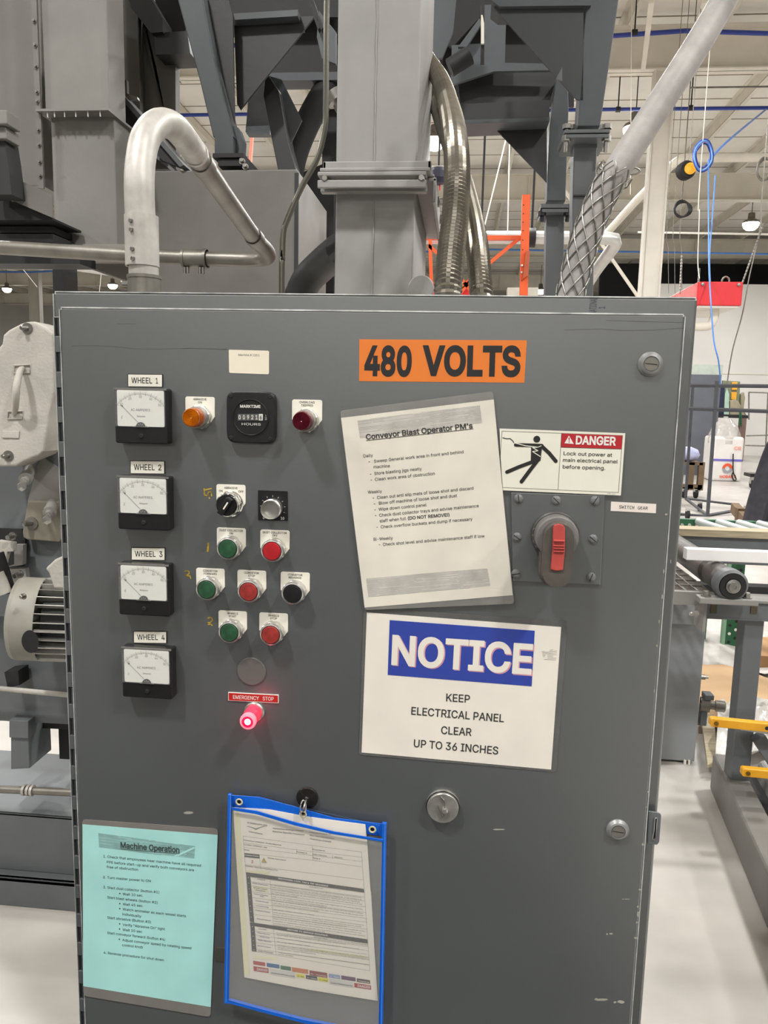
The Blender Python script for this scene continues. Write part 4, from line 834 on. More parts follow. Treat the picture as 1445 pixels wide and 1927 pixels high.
# workbench against the partition
fw_ = F(1385, 868); YW = min(fw_.y, pf.y-1.2)
r = empty('workbench', W(1390, 860, YW), 'dark workbench by the white wall behind the bagged wire carton', 'workbench')
c0_, c1_ = W(1345, 780, YW), W(1410, 782, YW)
build(MB().box(c0_.x, c1_.x, YW, YW+.9, c0_.z-.1, c0_.z), 'top', M_DARK, r); build(MB().box(W(1393, 800, YW).x, W(1404, 800, YW).x, YW, YW+.2, 0, c0_.z-.1), 'leg', mat('brown_leg', (112, 88, 80), .7), r)
for (pts, col, lb, cat, nm) in ((((1360, 716), (1393, 718), (1392, 760), (1360, 760)), (112, 118, 92), 'olive green board standing on the workbench', 'board', 'green_board'),
        (((1377, 719), (1388, 719), (1387, 734), (1377, 734)), (222, 158, 44), 'upper orange sign on the olive board', 'sign', 'orange_sign'), (((1376, 738), (1387, 738), (1385, 753), (1376, 752)), (222, 158, 44), 'lower orange sign on the olive board', 'sign', 'orange_sign'),
        (((1353, 728), (1364, 728), (1363, 768), (1350, 768)), (22, 30, 52), 'dark navy cylinder bottle on the workbench', 'bottle', 'dark_bottle'),
        (((1364, 742), (1368, 730), (1372, 742), (1373, 769), (1363, 769)), (160, 184, 168), 'pale green bottle with a yellow-green stripe on the workbench', 'bottle', 'pale_bottle'),
        (((1374, 754), (1384, 752), (1390, 756), (1405, 766), (1406, 770), (1374, 770)), (150, 142, 120), 'heap of small parts at the end of the workbench', 'parts heap', 'parts_heap'),
        (((1394, 742), (1400, 738), (1402, 748), (1399, 770), (1395, 768)), (142, 136, 112), 'tangled tan fitting standing on the workbench end', 'fitting', 'tangled_fitting')):
    mb = MB(); yy = YW+{'green_board': .4, 'orange_sign': .36, 'dark_bottle': .1, 'pale_bottle': .1, 'parts_heap': .1, 'tangled_fitting': .33}[nm]; t_ = {'green_board': .1, 'orange_sign': .039}.get(nm, .2)
    P_ = [W(*p, yy) for p in pts]; zl = min(p.z for p in P_); P_ = [Vector((p.x, p.y, c0_.z+.002 if abs(p.z-zl) < .12 and nm != 'orange_sign' else p.z)) for p in P_]; mb.prism(P_, (0, t_, 0)); tag(build(mb, nm, mat(nm+'_paint_'+str(col[0]), col, .6), bevel=.01), lb, cat)
mb = MB(); a = W(1392, 775, YW-.02); mb.cyl(a, W(1391, 800, YW-.02), .02, 8); mb.cyl(W(1394, 772, YW-.02), W(1395, 802, YW-.02), .02, 8); tag(build(mb, 'green_hose', M_GREEN), 'green hose hanging from the workbench edge', 'hose')
# fence rack on the far right and dolly
r = empty('wire_barrier', W(1425, 800, YW-.4), 'thin grey framed barrier in front of the white wall', 'barrier')
for a, b in (((1409, 738), (1409, 790)), ((1409, 738), (1470, 740)), ((1404, 820), (1470, 818)), ((1402, 838), (1470, 840)), ((1445, 738), (1440, 860))):
    mb = MB(); mb.tube([W(*a, YW-.4), W(*b, YW-.4)], .022, 6); build(mb, 'bar', M_GALVD, r)
r = empty('caster_dolly', F(1415, 915), 'small black dolly on a caster near the dark cloth', 'dolly')
c = F(1414, 918); mb = MB(); mb.lathe((c.x-.03, c.y, .09), (1, 0, 0), [(0, 0), (.09, 0), (.09, .06), (0, .06)], 16); build(mb, 'caster_wheel', M_BLACKM, r)
build(MB().box(c.x-.08, c.x+.5, c.y-.1, c.y+.3, .24, .31), 'deck', M_BLACK, r); build(MB().box(c.x-.04, c.x+.04, c.y-.04, c.y+.04, .09, .24), 'caster_fork', M_SATIN, r)
# red hanging box with white pipe elbow
YR = 9.0
r = empty('red_hanging_box', W(1355, 552, YR), 'red sheet steel box hung from chains in front of the white wall', 'box')
mb = MB(); pbox(mb, 1314, 530, 1397, 575, YR, 1.2); build(mb, 'shell', M_RED, r, bevel=.01)
mb = MB(); mb.box(W(1314, 575, YR).x-.0, W(1390, 575, YR).x, YR+.02, YR+1.18, W(1350, 575, YR).z-.02, W(1350, 575, YR).z); build(mb, 'bottom_tray', M_WHITEP, r)
mb = MB(); mb.prism([W(*p, YR+.05) for p in ((1275, 552), (1313, 531), (1313, 575), (1275, 575))], (0, .9, 0)); build(mb, 'side_hood', mat('faded_red', (206, 120, 118), .5), r)
mb = MB(); mb.tube([W(1365, 530, YR+.3)+Vector((math.cos(a)*.045, 0, math.sin(a)*.06)) for a in [k*PI/8 for k in range(9)]], .012, 8); build(mb, 'lifting_eye', M_GALVD, r)
for a, b in (((1397, 532), (1437, 420)), ((1314, 532), (1316, 505)), ((1279, 552), (1283, 480))):
    mb = MB(); P_ = resample([W(*a, YR+.05), W(*b, YR+.4)], .05)
    for p, q_ in zip(P_, P_[1:]): mb.cyl(p, p.lerp(q_, .8), .012, 5)
    build(mb, 'hanging_chain', M_GALVD, r)
for px, py in ((1322, 535), (1390, 536)): mb = MB(); mb.lathe(W(px, py, YR-.005), (0, -1, 0), [(.02, 0), (.02, .01), (0, .012)], 10); build(mb, 'corner_bolt', M_STEEL, r)
tag(build(MB().tube(spline([W(1344, 578, YR+.2), W(1344, 596, YR+.2), W(1336, 611, YR+.2), W(1320, 615, YR+.2), W(1270, 614, YR+.2)], 6), .055, 14), 'white_pipe_elbow', M_CREAM), 'white plastic pipe elbow under the red box', 'pipe')
mb = MB(); c = W(1344, 578, YR+.2); mb.lathe(c, (0, 0, 1), [(.06, -.02), (.07, 0), (.07, .03), (0, .03)], 14); tag(build(mb, 'pipe_clamp', M_BLACK), 'black clamp ring where the white elbow meets the red box', 'clamp')
# hoses, cords and reels overhead
def cord(name, pts, r_, material, label, cat='cable', n=6):
    mb = MB(); mb.tube(spline(pts, 6), r_, n); return tag(build(mb, name, material), label, cat)
yh = 9.5
cord('blue_hose', [W(1333, 300, yh), W(1333, 400, yh), W(1334, 500, yh-.4), W(1337, 560, YR-.3), W(1343, 640, YR-.4), W(1352, 680, YR-.4), W(1356, 722, YR-.2)], .009, M_BHOSE, 'light blue hose dropping past the red box', 'hose')
cord('blue_hose', [W(1346, 330, yh), W(1341, 400, yh), W(1335, 480, yh-.1), W(1336, 530, YR+.2)], .009, M_BHOSE, 'second thin blue hose twisting beside the light blue hose', 'hose')
cord('blue_hose', [W(1441, 206, GY[6]+1.55), W(1385, 252, 11), W(1350, 284, 10), W(1334, 305, yh)], .017, M_BHOSE, 'light blue hose slanting down from the blue roof pipe to the coil', 'hose')
for k, (rx, ry) in enumerate(((.11, .17), (.09, .14), (.125, .19))):
    c = W(1323, 293, yh+.05*k); cord('hose_coil', [c+Vector((math.cos(a)*rx, .02*math.sin(3*a), math.sin(a)*ry)) for a in [j*PI/8 for j in range(17)]], .011, M_BPIPE if k else M_BHOSE, ('middle', 'innermost', 'outermost')[k]+' turn of the blue hose coil hung above the red box', 'hose').__setitem__('group', 'turns of the blue hose coil')
cord('hanging_cable', [Vector((W(1317, 338, yh).x, yh, HD)), W(1317, 338, yh), W(1316, 400, yh), W(1313, 490, yh-.1), W(1316, 524, YR-.05)], .006, M_CREAM, 'pale cord hanging to the near corner of the red box')
cord('hanging_cable', [Vector((W(1437, 330, yh).x, yh, HD)), W(1437, 330, yh), W(1430, 430, yh), W(1410, 520, yh), W(1397, 590, yh), W(1378, 660, yh), W(1368, 722, yh)], .008, M_GALVD, 'long grey cord curving down in front of the white wall')
for k, x in enumerate((1256, 1268, 1281)): cord('hanging_wire', [Vector((W(x, 400, 12).x, 12, HD)), W(x, 400, 12), W(x+1, 470, 12), W(x+2, 552, 12)], .005, M_GALVD, ('nearest the white column', 'in the middle of three', 'farthest from the white column')[k]+', thin cord hanging before the dark cladding').__setitem__('group', 'thin cords by the white column')
for (x, y, a, b, lb) in ((1282, 393, .10, .12, 'small black cable coil hung beside the white column'), (1437, 318, .09, .16, 'grey cable loop hung at the picture edge above the lamp')):
    c = W(x, y, 11); q = []
    mb = MB()
    for k in range(3): mb.tube([c+Vector((math.cos(t)*(a+.01*k)+.02*k, .02*k, math.sin(t)*(b-.01*k))) for t in [j*PI/10 for j in range(21)]], .012, 6)
    mb.cyl(c+Vector((0, 0, b)), Vector((c.x, c.y, HD)), .004, 5)
    tag(build(mb, 'cable_coil', M_BLACK if x < 1300 else M_GALVD), lb, 'cable')
r = empty('cord_reel', W(1295, 318, 10), 'round cord reel with a yellow face hung under the roof', 'reel')
c = W(1295, 318, 10); mb = MB(); mb.lathe(c, (-.2, 1, 0), [(0, 0), (.1, 0), (.12, .03), (.12, .12), (0, .14)], 20); build(mb, 'drum', M_BLACKM, r)
mb = MB(); mb.lathe(c+Vector((.02, -.01, 0)), (0, -1, 0), [(.075, 0), (.075, .02), (0, .03)], 20); build(mb, 'yellow_disc', M_YEL, r)
mb = MB(); mb.tube([c+Vector((0, .05, .1)), c+Vector((.02, .05, .22)), Vector((c.x+.02, c.y+.05, HD))], .005, 6); build(mb, 'hook', M_GALVD, r)
# dark bell shaped thing under the lamp beside the flexible conduit
r = empty('cable_balancer', W(825, 330, 4), 'dark rounded balancer with a red tab hanging beside the flexible conduit', 'hoist'); c = W(825, 330, 4.0)
mb = MB(); mb.lathe(c+Vector((0, 0, .04)), (0, 0, -1), [(0, 0), (.05, 0), (.055, .02), (.055, .06), (.04, .09), (0, .1)], 18); build(mb, 'body', mat('navy_plastic', (40, 40, 60), .5), r)
mb = MB(); mb.box(c.x-.06, c.x+.06, c.y-.03, c.y+.03, c.z+.035, c.z+.05); build(mb, 'cap', M_CREAM, r); mb = MB(); mb.cyl(c-Vector((-.01, 0, .05)), c-Vector((-.01, 0, .09)), .005, 6); build(mb, 'red_tab', M_RED, r)
mb = MB(); mb.cyl(c+Vector((0, 0, .05)), Vector((c.x, c.y, HD)), .006, 6); build(mb, 'suspension_rope', M_DARK, r)
# orange jib frame
YO = 7.0
r = empty('orange_gantry', W(985, 480, YO), 'orange steel upright with punched holes and side arms behind the cabinet', 'steel frame')
mb = MB(); mb.prism([W(*p, YO) for p in ((983, 366), (998, 366), (991, 640), (976, 640))], (0, .09, 0)); q0 = W(983, 630, YO); mb.box(q0.x-.035, q0.x+.035, YO, YO+.09, 0, q0.z); build(mb, 'upright', M_ORRACK, r)
mb = MB(); mb.prism([W(*p, YO-.06) for p in ((990, 472), (997, 472), (994, 518), (984, 524))], (0, .06, 0)); build(mb, 'bracket', mat('dull_orange', (176, 84, 52), .6), r)
for y in (386, 402, 418, 434, 452, 470, 512, 528): mb = MB(); mb.lathe(W(985-.02*(y-386), y, YO-.002), (0, -1, 0), [(.006, 0), (0, .001)], 8); build(mb, 'hole', M_DARK, r)
for y in (500, 513): mb = MB(); mb.lathe(W(982, y, YO-.003), (0, -1, 0), [(.012, 0), (.012, .01), (0, .012)], 8); build(mb, 'frame_bolt', M_SATIN, r)
mb = MB(); mb.prism([W(*p, YO+.1) for p in ((780, 442), (981, 443), (981, 451), (780, 450))], (0, .06, 0)); build(mb, 'arm', M_ORRACK, r)
for a, b in (((979, 447), (918, 498)), ((918, 498), (860, 548)), ((809, 450), (812, 545)), ((806, 462), (838, 490)), ((855, 510), (884, 545)), ((884, 530), (862, 556))): mb = MB(); mb.beam(W(*a, YO+.12), W(*b, YO+.12), .035, .035); build(mb, 'diagonal_brace', M_ORRACK, r)
thing_of('red_machine', [(805, 532), (884, 534), (884, 1090), (805, 1090)], YO+.4, .4, M_RED, 'red steel housing just above the cabinet between the duct and conduits', 'machine', bevel=.01)
thing_of('orange_pole', [(472, 240), (477, 240), (421, 1010), (414, 1010)], 9, .05, mat('faded_orange', (220, 130, 108), .6), 'short faded orange pole glimpsed under the hopper gusset', 'pole')
thing_of('far_box', [(955, 541), (1013, 541), (1013, 945), (955, 945)], 12, .3, mat('grey_bin', (178, 172, 160), .6), 'pale low far box just over the cabinet beside the orange upright', 'box')
for a, b, Y_, w_, lb in (((947, 282), (908, 440), 9, .014, 'pair of thin white cables slanting behind the flexible conduits'), ((958, 300), (955, 440), 9, .012, 'thin vertical rod left of the orange upright top'), ((1187, 220), (1186, 366), 11, .008, 'thin white hanger rod by the white column'), ((1160, 500), (1200, 558), 14, .05, 'grey sloping strut beyond the splice leg'), ((22, 480), (70, 540), 14, .006, 'thin pale stay near the distant white column'), ((195, 470), (187, 550), 10, .006, 'thin white cord near the cabinet corner')):
    mb = MB(); A_, B_ = W(*a, Y_), W(*b, Y_); A_ = B_+(A_-B_)*((HD-B_.z)/(A_.z-B_.z)); mb.beam(A_, B_, w_, w_); tag(build(mb, 'stay_rod', M_CREAM), lb, 'rod')
mb = MB(); mb.tube([W(-60, 498, 6), W(130, 500, 6), W(200, 510, 6), W(260, 517, 6)], .04, 12); tag(build(mb, 'level_pipe', mat('silver_pipe', (196, 196, 192), .35, .5)), 'long pale round pipe behind the dark post under the conduit', 'pipe')
# ================================================================== the control cabinet
D1 = .0                                            # door face
BX0, BX1 = W(100, 560, .02).x, W(1313, 570, .02).x
BZ1 = (W(100, 551, .02).z+W(1313, 557, .02).z)/2
DX0, DX1 = W(124.5, 950, 0).x, W(1262, 960, 0).x
DZ1 = (W(109, 576, 0).z+W(1290, 593, 0).z)/2
BW = BX1-BX0
cab_r = empty('control_cabinet', ((BX0+BX1)/2, .2, 0), 'big grey steel electrical cabinet with meters, push buttons and a rotary switch on its door', 'cabinet')
mb = MB(); mb.box(BX0, BX1, .020, .40, 0.06, BZ1); build(mb, 'body', M_DOOR, cab_r, bevel=.004, seg=3)
mb = MB(); mb.box(BX0+.02, BX1-.02, .03, .38, 0, .06); build(mb, 'plinth', M_DARK, cab_r)
mb = MB(); mb.box(DX0, DX1, 0, .017, .09, DZ1); door = build(mb, 'door', M_DOOR, cab_r, bevel=.0035, seg=3)
# piano hinge
HX0 = W(102.5, 640, .002).x; hz = W(103, 597, .002).z; k = 0
while hz > .12:
    hx = DX0-.0026
    mb = MB(); mb.cyl((hx, .004, hz), (hx, .004, hz-.0255), .0022, 10); mb.box(HX0+.001, DX0-.0003, .0055, .02, hz-.0265, hz+.0006); build(mb, 'hinge_knuckle', mat('hinge_shadow_steel', (56, 58, 60), .45, 0, .1, 30), cab_r)
    mb = MB(); mb.box(HX0+.0004, DX0-.0006, .0018, .02, hz-.0495, hz-.0265); build(mb, 'hinge_leaf', M_DOOR, cab_r, bevel=.0006)
    hz -= .0507
mb = MB(); mb.box(HX0-.0002, HX0+.0013, .0017, .021, .09, W(103, 597, .002).z+.001); build(mb, 'hinge_strip', M_DOOR, cab_r)
# lamp highlights painted along the folded edges; the door's right edge is worn too
M_EDGE = mat('worn_highlight_paint', (206, 208, 206), .35, .3, .25, 30)
mb = MB(); mb.box(DX0+.003, DX1-.003, -.0004, .0030, DZ1-.0016, DZ1+.0004); build(mb, 'worn_highlight_edge', M_EDGE, door)
mb = MB(); mb.box(DX1-.0010, DX1+.0003, -.0002, .0018, .5, DZ1-.003); build(mb, 'worn_highlight_edge', M_EDGE, door)
mb = MB(); mb.box(DX0-.0003, DX0+.0008, -.0002, .0016, .2, DZ1-.003); build(mb, 'worn_highlight_edge', M_EDGE, door)
mb = MB(); mb.box(BX0+.003, BX1-.003, .0195, .0215, BZ1-.0012, BZ1+.0004); build(mb, 'worn_highlight_edge', M_EDGE, cab_r)
mb = MB(); mb.box(HX0-.0003, HX0+.0003, .0012, .0020, .2, W(103, 597, .002).z); mb.box(HX0, DX0, .0012, .0020, W(103, 597, .002).z-.0002, W(103, 597, .002).z+.0008); build(mb, 'worn_highlight_edge', M_EDGE, cab_r)
mb = MB(); mb.box(BX0-.0003, BX0+.0006, .0195, .0215, W(103, 597, .01).z, BZ1-.003); build(mb, 'worn_highlight_edge', M_EDGE, cab_r)
# stray marks
mb = MB()
stroke(mb, [ZB1(*p) for p in ((140, 280), (280, 278), (400, 285), (500, 296), (640, 298), (800, 293), (940, 297), (1040, 300))], .9, -.0002)
stroke(mb, [ZB1(*p) for p in ((400, 152), (510, 152))], .8, -.0002)
stroke(mb, [(1062, 621), (1130, 619), (1170, 622), (1230, 621), (1289, 617)], .8, -.0002); stroke(mb, [(1140, 603), (1288, 607)], .8, -.0002)
stroke(mb, [ZB3(*p) for p in ((15, 75), (150, 70), (330, 76), (440, 82))], .7, -.0002)
build(mb, 'scratch', mat('scratch_grey', (84, 87, 88), .6), door, kind='stuff')  # thin scratch lines in a flat grey
mb = MB()
def chip(px, py, w, h, Y=-.0003):
    rnd = random.Random(int(px*7+py)); n = 9
    mb.face([W(px+w*math.cos(2*PI*k/n)*(.7+.5*rnd.random()), py+h*math.sin(2*PI*k/n)*(.7+.5*rnd.random()), Y) for k in range(n)])
for p in ((1262, 1056, 1, 4), (1253, 968, 3, 2), (1249, 1075, 1.5, 4), (1246, 1123, 1.5, 5), (1240, 1170, 1.5, 4), (1236, 1215, 1.5, 3), (1231, 1300, 1.5, 4), (1219, 1490, 1.2, 2), (1216, 1519, 1.2, 2), (1209.5, 1589, 2.2, 2.5), (1208, 1645, 1.5, 1.5), (1204, 1674, 2.5, 2.2), (1200.5, 1706, 2.5, 2.5), (1201, 1720, 3, 6), (1198.5, 1736, 3, 2.5), (1196, 1765, 3.4, 2.2), (1142, 1758, 2, 2), (1150, 1757, 4, 2), (1168, 1885, 7, 3.5), (1157, 1886, 3, 2), (1122, 1880, 3, 1.8), (1132, 1881, 13, 2.2), (1172, 1692, 2, 1), (1180, 1692, 6, 1), (938, 1561, 12, 1.6), (355, 1530, 9, 3)):
    chip(*p)
build(mb, 'paint_chips', M_CHIP, door, kind='stuff')
for lb, pts in (('4', [((300, 150), (240, 165)), ((228, 150), (230, 215), (262, 218), (270, 185), (296, 182), (300, 225)), ((278, 238), (280, 250))]), ('1', [((270, 682), (262, 764))]),
                ('3', [((38, 955), (75, 950), (85, 975), (48, 1000), (90, 1000), (98, 1028))]), ('2', [((262, 1412), (285, 1402), (305, 1412), (305, 1436), (282, 1455), (264, 1452)), ((262, 1472), (290, 1468), (308, 1482))])):
    mb = MB(); [stroke(mb, p, 4.2 if lb == '1' else 2.6, -.0004, ZB4) for p in pts]; build(mb, 'hand_painted_number', M_YELLOWP, door, label='yellow hand-painted number %s' % lb)
# ink on the frame
mb = MB(); A = W(1109, 590, .0198); Bv = W(1110, 566, .0198)
text3(mb, 'NATIONAL', A+Vector((.009, 0, 0)), Vector((0, 0, .021)), Vector((-.0095, 0, 0)), .01); text3(mb, '1', W(1138, 581, .0198), Vector((0, 0, .003)), Vector((-.008, 0, 0)), .02)
for v in mb.v: v.z = max(v.z, DZ1+.001)
build(mb, 'ink_stamp', mat('faded_ink', (70, 74, 78), .6), cab_r)
# ---------------------------------------------------------------- ammeters
def V3(x, z, y=0): return Vector((x, y, z))
def dial_print():
    mb = MB(); piv = (0, -.0135)
    def ring(r0, r1, a, w):
        d = V3(math.cos(a), math.sin(a)); n = V3(-math.sin(a), math.cos(a))*w; c = V3(*piv)
        mb.face([c+d*r0-n, c+d*r1-n, c+d*r1+n, c+d*r0+n])
    a0, a1 = math.radians(140), math.radians(40)
    for k in range(51): ring(.0445 if k % 5 else .0425, .047 if k % 5 else .0482, a0+(a1-a0)*k/50, .00011 if k % 5 else .00022)
    for k in range(50):
        t0, t1 = a0+(a1-a0)*k/50, a0+(a1-a0)*(k+1)/50; c = V3(*piv)
        mb.face([c+V3(math.cos(t)*q, math.sin(t)*q) for q, t in ((.0443, t0), (.0446, t0), (.0446, t1), (.0443, t1))])
    for s, a in (('10', 134), ('20', 112), ('30', 90), ('40', 68), ('50', 46)):
        t = math.radians(a); c = V3(piv[0]+.0398*math.cos(t)*1.02, piv[1]+.0398*math.sin(t)-.001); text3(mb, s, c-V3(.0022, 0), V3(.0044, 0), V3(0, .0036))
    text3(mb, 'AC AMPERES', V3(-.0145, .0068), V3(.0285, 0), V3(0, .0034)); text3(mb, 'Simpson', V3(-.0058, -.0015), V3(.0125, 0), V3(0, .0021), .01); text3(mb, 'K', V3(-.0288, -.0045), V3(.0018, 0), V3(0, .003)); mb.face([V3(-.0291, -.0007), V3(-.0265, -.0007), V3(-.0265, -.0004), V3(-.0291, -.0004)])
    return mb
DP = dial_print()
MCACHE = {}
def shared(name, mb, material, parent, loc, bevel=0, label=None, key=None, seg=2):
    key = key or name
    if key in MCACHE: return build(None, name, material, parent, loc=loc, mesh=MCACHE[key], bevel=bevel, label=label, seg=seg)
    o = build(mb, name, material, parent, loc=loc, bevel=bevel, label=label, seg=seg); MCACHE[key] = o.data; return o
MD = .019
meters = [(ZB1(380, 517), ZB1(697, 853), ZB1(462, 441), ZB1(663, 517), 'WHEEL 1'), (ZB2(517, 168), ZB2(925, 600), ZB2(622, 67), ZB2(882, 167), 'WHEEL 2'),
          (ZB2(525, 822), ZB2(925, 1244), ZB2(630, 723), ZB2(885, 820), 'WHEEL 3'), (ZB2(550, 1452), ZB2(945, 1862), ZB2(647, 1355), ZB2(897, 1447), 'WHEEL 4')]
for i, (tl, br, l0, l1, nm) in enumerate(meters):
    cxp, cyp = (tl[0]+br[0])/2, (tl[1]+max(0, tl[1]-760)*.018+br[1])/2
    c = W(cxp, cyp, -MD); c.y = -MD; w, h = .0775, .0785
    pr, e = rect(-w/2, w/2, -h/2, h/2, 0, MD, .003, 3)
    mt = shared('panel_meter', MB().prism(pr, e), M_BLACK, cab_r, c, .0015, label='black panel ammeter under the %s plate' % nm)
    dz0, dz1 = -.0150, .0360
    pr, e = rect(-.0345, .0345, dz0, dz1, -.0006, .0004, .002, 3); shared('dial_face', MB().prism(pr, e), M_DIAL, mt, c)
    dp = MB(); dp.v = [v+Vector((0, -.0008, 0)) for v in DP.v]; dp.f = DP.f; dp.sm = DP.sm; shared('dial_markings', dp, M_INKG, mt, c)
    nd = MB(); a_ = V3(-.004, -.009, -.0012); b_ = V3(-.0290, .0155, -.0012); d_ = (b_-a_).normalized(); n_ = Vector((-d_.z, 0, d_.x))*.00022; nd.face([a_-n_, b_-n_, b_+n_, a_+n_]); b2 = b_-d_*.003
    nd.face([b2+Vector((math.cos(t), 0, math.sin(t)))*.0011 for t in [k*PI/5 for k in range(10)]]); shared('needle', nd, M_INK, mt, c)
    ac = MB(); ac.prism([V3(.0068*math.cos(t), -.0155+.0068*math.sin(t), -.0022) for t in [PI*k/14 for k in range(15)]], (0, .0015, 0)); shared('pivot_cover', ac, M_BLACK, mt, c)
    ac = MB()
    for t in (50, 90, 130): t = math.radians(t); d = V3(math.cos(t), math.sin(t)); nn = V3(-math.sin(t), math.cos(t))*.0006; q0 = V3(0, -.0155, -.0024); ac.face([q0+d*.003-nn, q0+d*.0055-nn, q0+d*.0055+nn, q0+d*.003+nn])
    ac.prism([V3(-.011, -.0158, -.0022), V3(.011, -.0158, -.0022), V3(.009, -.0142, -.0022), V3(-.009, -.0142, -.0022)], (0, .0015, 0)); shared('pivot_bridge', ac, M_INKG, mt, c)
    ac = MB(); ac.prism([V3(-.0385, .0365, -.0009), V3(.0385, .0365, -.0009), V3(.0385, .0392, -.0009), V3(-.0385, .0392, -.0009)], (0, .0012, 0)); shared('top_bezel', ac, mat('clear_bezel_edge', (120, 118, 114), .2, 0, .05, 20, coat=.5), mt, c)
    pr, e = rect(-.0368, .0368, -.0152, .0364, -.0030, .0004, .002, 3); shared('window', MB().prism(pr, e), M_GLASS, mt, c)
    s_ = MB(); s_.lathe((0, 0, 0), (0, -1, 0), [(.0034, -.0005), (.0034, .001), (.0026, .0016), (0, .0016)], 16); shared('zero_screw', s_, M_BLACKM, mt, c+Vector((.0, 0, -.0285)))
    pts = (l0, (l1[0], l0[1]+(l1[0]-l0[0])*.012), (l1[0], l1[1]), (l0[0], l1[1]-(l1[0]-l0[0])*.012))
    lp = build(slab(pts, -.002, .0018), 'legend_plate', M_BLACK, cab_r, label='engraved white plate reading %s' % nm)
    q = [(pts[0][0]+1, pts[0][1]+1.2), (pts[1][0]-1, pts[1][1]+1.2), (pts[2][0]-1, pts[2][1]-.4), (pts[3][0]+1, pts[3][1]-.4)]
    build(slab(q, -.0023, .0005), 'plate_face', M_IVORY, lp)
    mb = MB(); hh = l1[1]-l0[1]; text(mb, nm[:5], (l0[0]+7, l0[1]+hh*.70), (l0[0]+46, l0[1]+hh*.71+.4), hh*.42, -.0025, .007); text(mb, nm[6:], (l0[0]+53, l0[1]+hh*.71+.6), (l0[0]+57 if nm[6:] == '1' else l0[0]+59, l0[1]+hh*.71+.6), hh*.42, -.0025, .007); build(mb, 'lettering', M_INK, lp)
# ---------------------------------------------------------------- pilot devices
def legend(base, lines, label, top=.0278, w=.0216, mat_=None, bot=.001, sel=False):
    r_ = .003; P_ = []
    for cx, a in ((w-r_, 0), (-w+r_, 90)): P_ += [V3(cx+r_*math.cos(math.radians(a+30*k)), top-r_+r_*math.sin(math.radians(a+30*k)), -.0016) for k in range(4)]
    P_ += [V3(-w, bot, -.0016), V3(-w*.72, bot-.008, -.0016), V3(w*.72, bot-.008, -.0016), V3(w, bot, -.0016)]
    o = shared('legend_plate', MB().prism([p*1 for p in P_], (0, .0015, 0)), M_IVORY, cab_r, base, .0002, label=label, key='lg%.4f%.3f%.3f' % (top, w, bot))
    mb = MB()
    for s, xx, zz, ww in lines: text3(mb, s, base+V3(xx-ww/2, zz, -.0018), V3(ww, 0), V3(0, .0029), .008)
    build(mb, 'lettering', M_INK, o)
    return o
def base_of(px, py, Y): p = W(px, py, Y); return Vector((p.x, 0, p.z))
OCT = lambda r_, y0, y1, ch: [(r_*.9, -y0), (r_, -y0-.0003), (r_, -(y1)+ch), (r_-ch, -y1), (r_*.6, -y1)]
def nut(mb, r_, y0, y1, n=8, ph=.2):
    mb.lathe((0, 0, 0), (0, -1, 0), [(0, y0), (r_, y0), (r_, y1-.0012), (r_-.0018, y1), (0, y1)], n, False, ph)
def push(px, py, cap, lines, label, plabel):
    b = base_of(px, py, -.021)
    legend(b, lines, plabel)
    mb = MB(); mb.lathe((0, 0, 0), (0, -1, 0), [(0, 0), (.0168, 0), (.0168, .002), (.0160, .003), (0, .003)], 32); nut(mb, .0176, .003, .0125)
    mb.lathe((0, 0, 0), (0, -1, 0), [(.0166, .0125), (.0166, .017), (.0158, .019), (.0142, .0198), (.0134, .0185), (.0134, .014)], 40)
    o = shared('push_button', mb, M_SATIN, cab_r, b, 0, label=label)
    mb = MB(); mb.lathe((0, 0, 0), (0, -1, 0), [(.0129, .012), (.0129, .0195), (.0122, .0205), (.006, .0208), (0, .0208)], 32)
    shared('button_cap', mb, cap, o, b, key='cap'+cap.name)
    return o
DCL = .0354
push(427.6, 1033.4, M_GREENB, [('DUST COLLECTOR', 0, .0226, .0354), ('ON', 0, .0183, .0055)], 'green push button under DUST COLLECTOR ON', 'legend plate reading DUST COLLECTOR ON')
push(510.9, 1037.7, M_REDB2, [('DUST COLLECTOR', 0, .0226, .0354), ('OFF', 0, .0183, .008)], 'bright red push button under DUST COLLECTOR OFF', 'legend plate reading DUST COLLECTOR OFF')
push(387.9, 1110.3, M_GREENB, [('CONVEYOR', 0, .0226, .0216), ('FORWARD', 0, .0183, .0197)], 'green push button under CONVEYOR FORWARD', 'legend plate reading CONVEYOR FORWARD')
push(466.9, 1114.2, M_REDB, [('CONVEYOR', 0, .0226, .0216), ('STOP', 0, .0183, .0102)], 'worn red push button under CONVEYOR STOP', 'legend plate reading CONVEYOR STOP')
push(549.7, 1118.1, M_BLACK, [('CONVEYOR', 0, .0226, .0216), ('REVERSE', 0, .0183, .019)], 'black push button under CONVEYOR REVERSE', 'legend plate reading CONVEYOR REVERSE')
push(430.5, 1191.3, M_GREENB, [('WHEELS', 0, .0226, .0163), ('START', 0, .0183, .0117)], 'green push button under WHEELS START', 'legend plate reading WHEELS START')
push(508.6, 1195.6, M_REDB, [('WHEELS', 0, .0226, .0163), ('STOP', 0, .0183, .0102)], 'dull red push button under WHEELS STOP', 'legend plate reading WHEELS STOP')
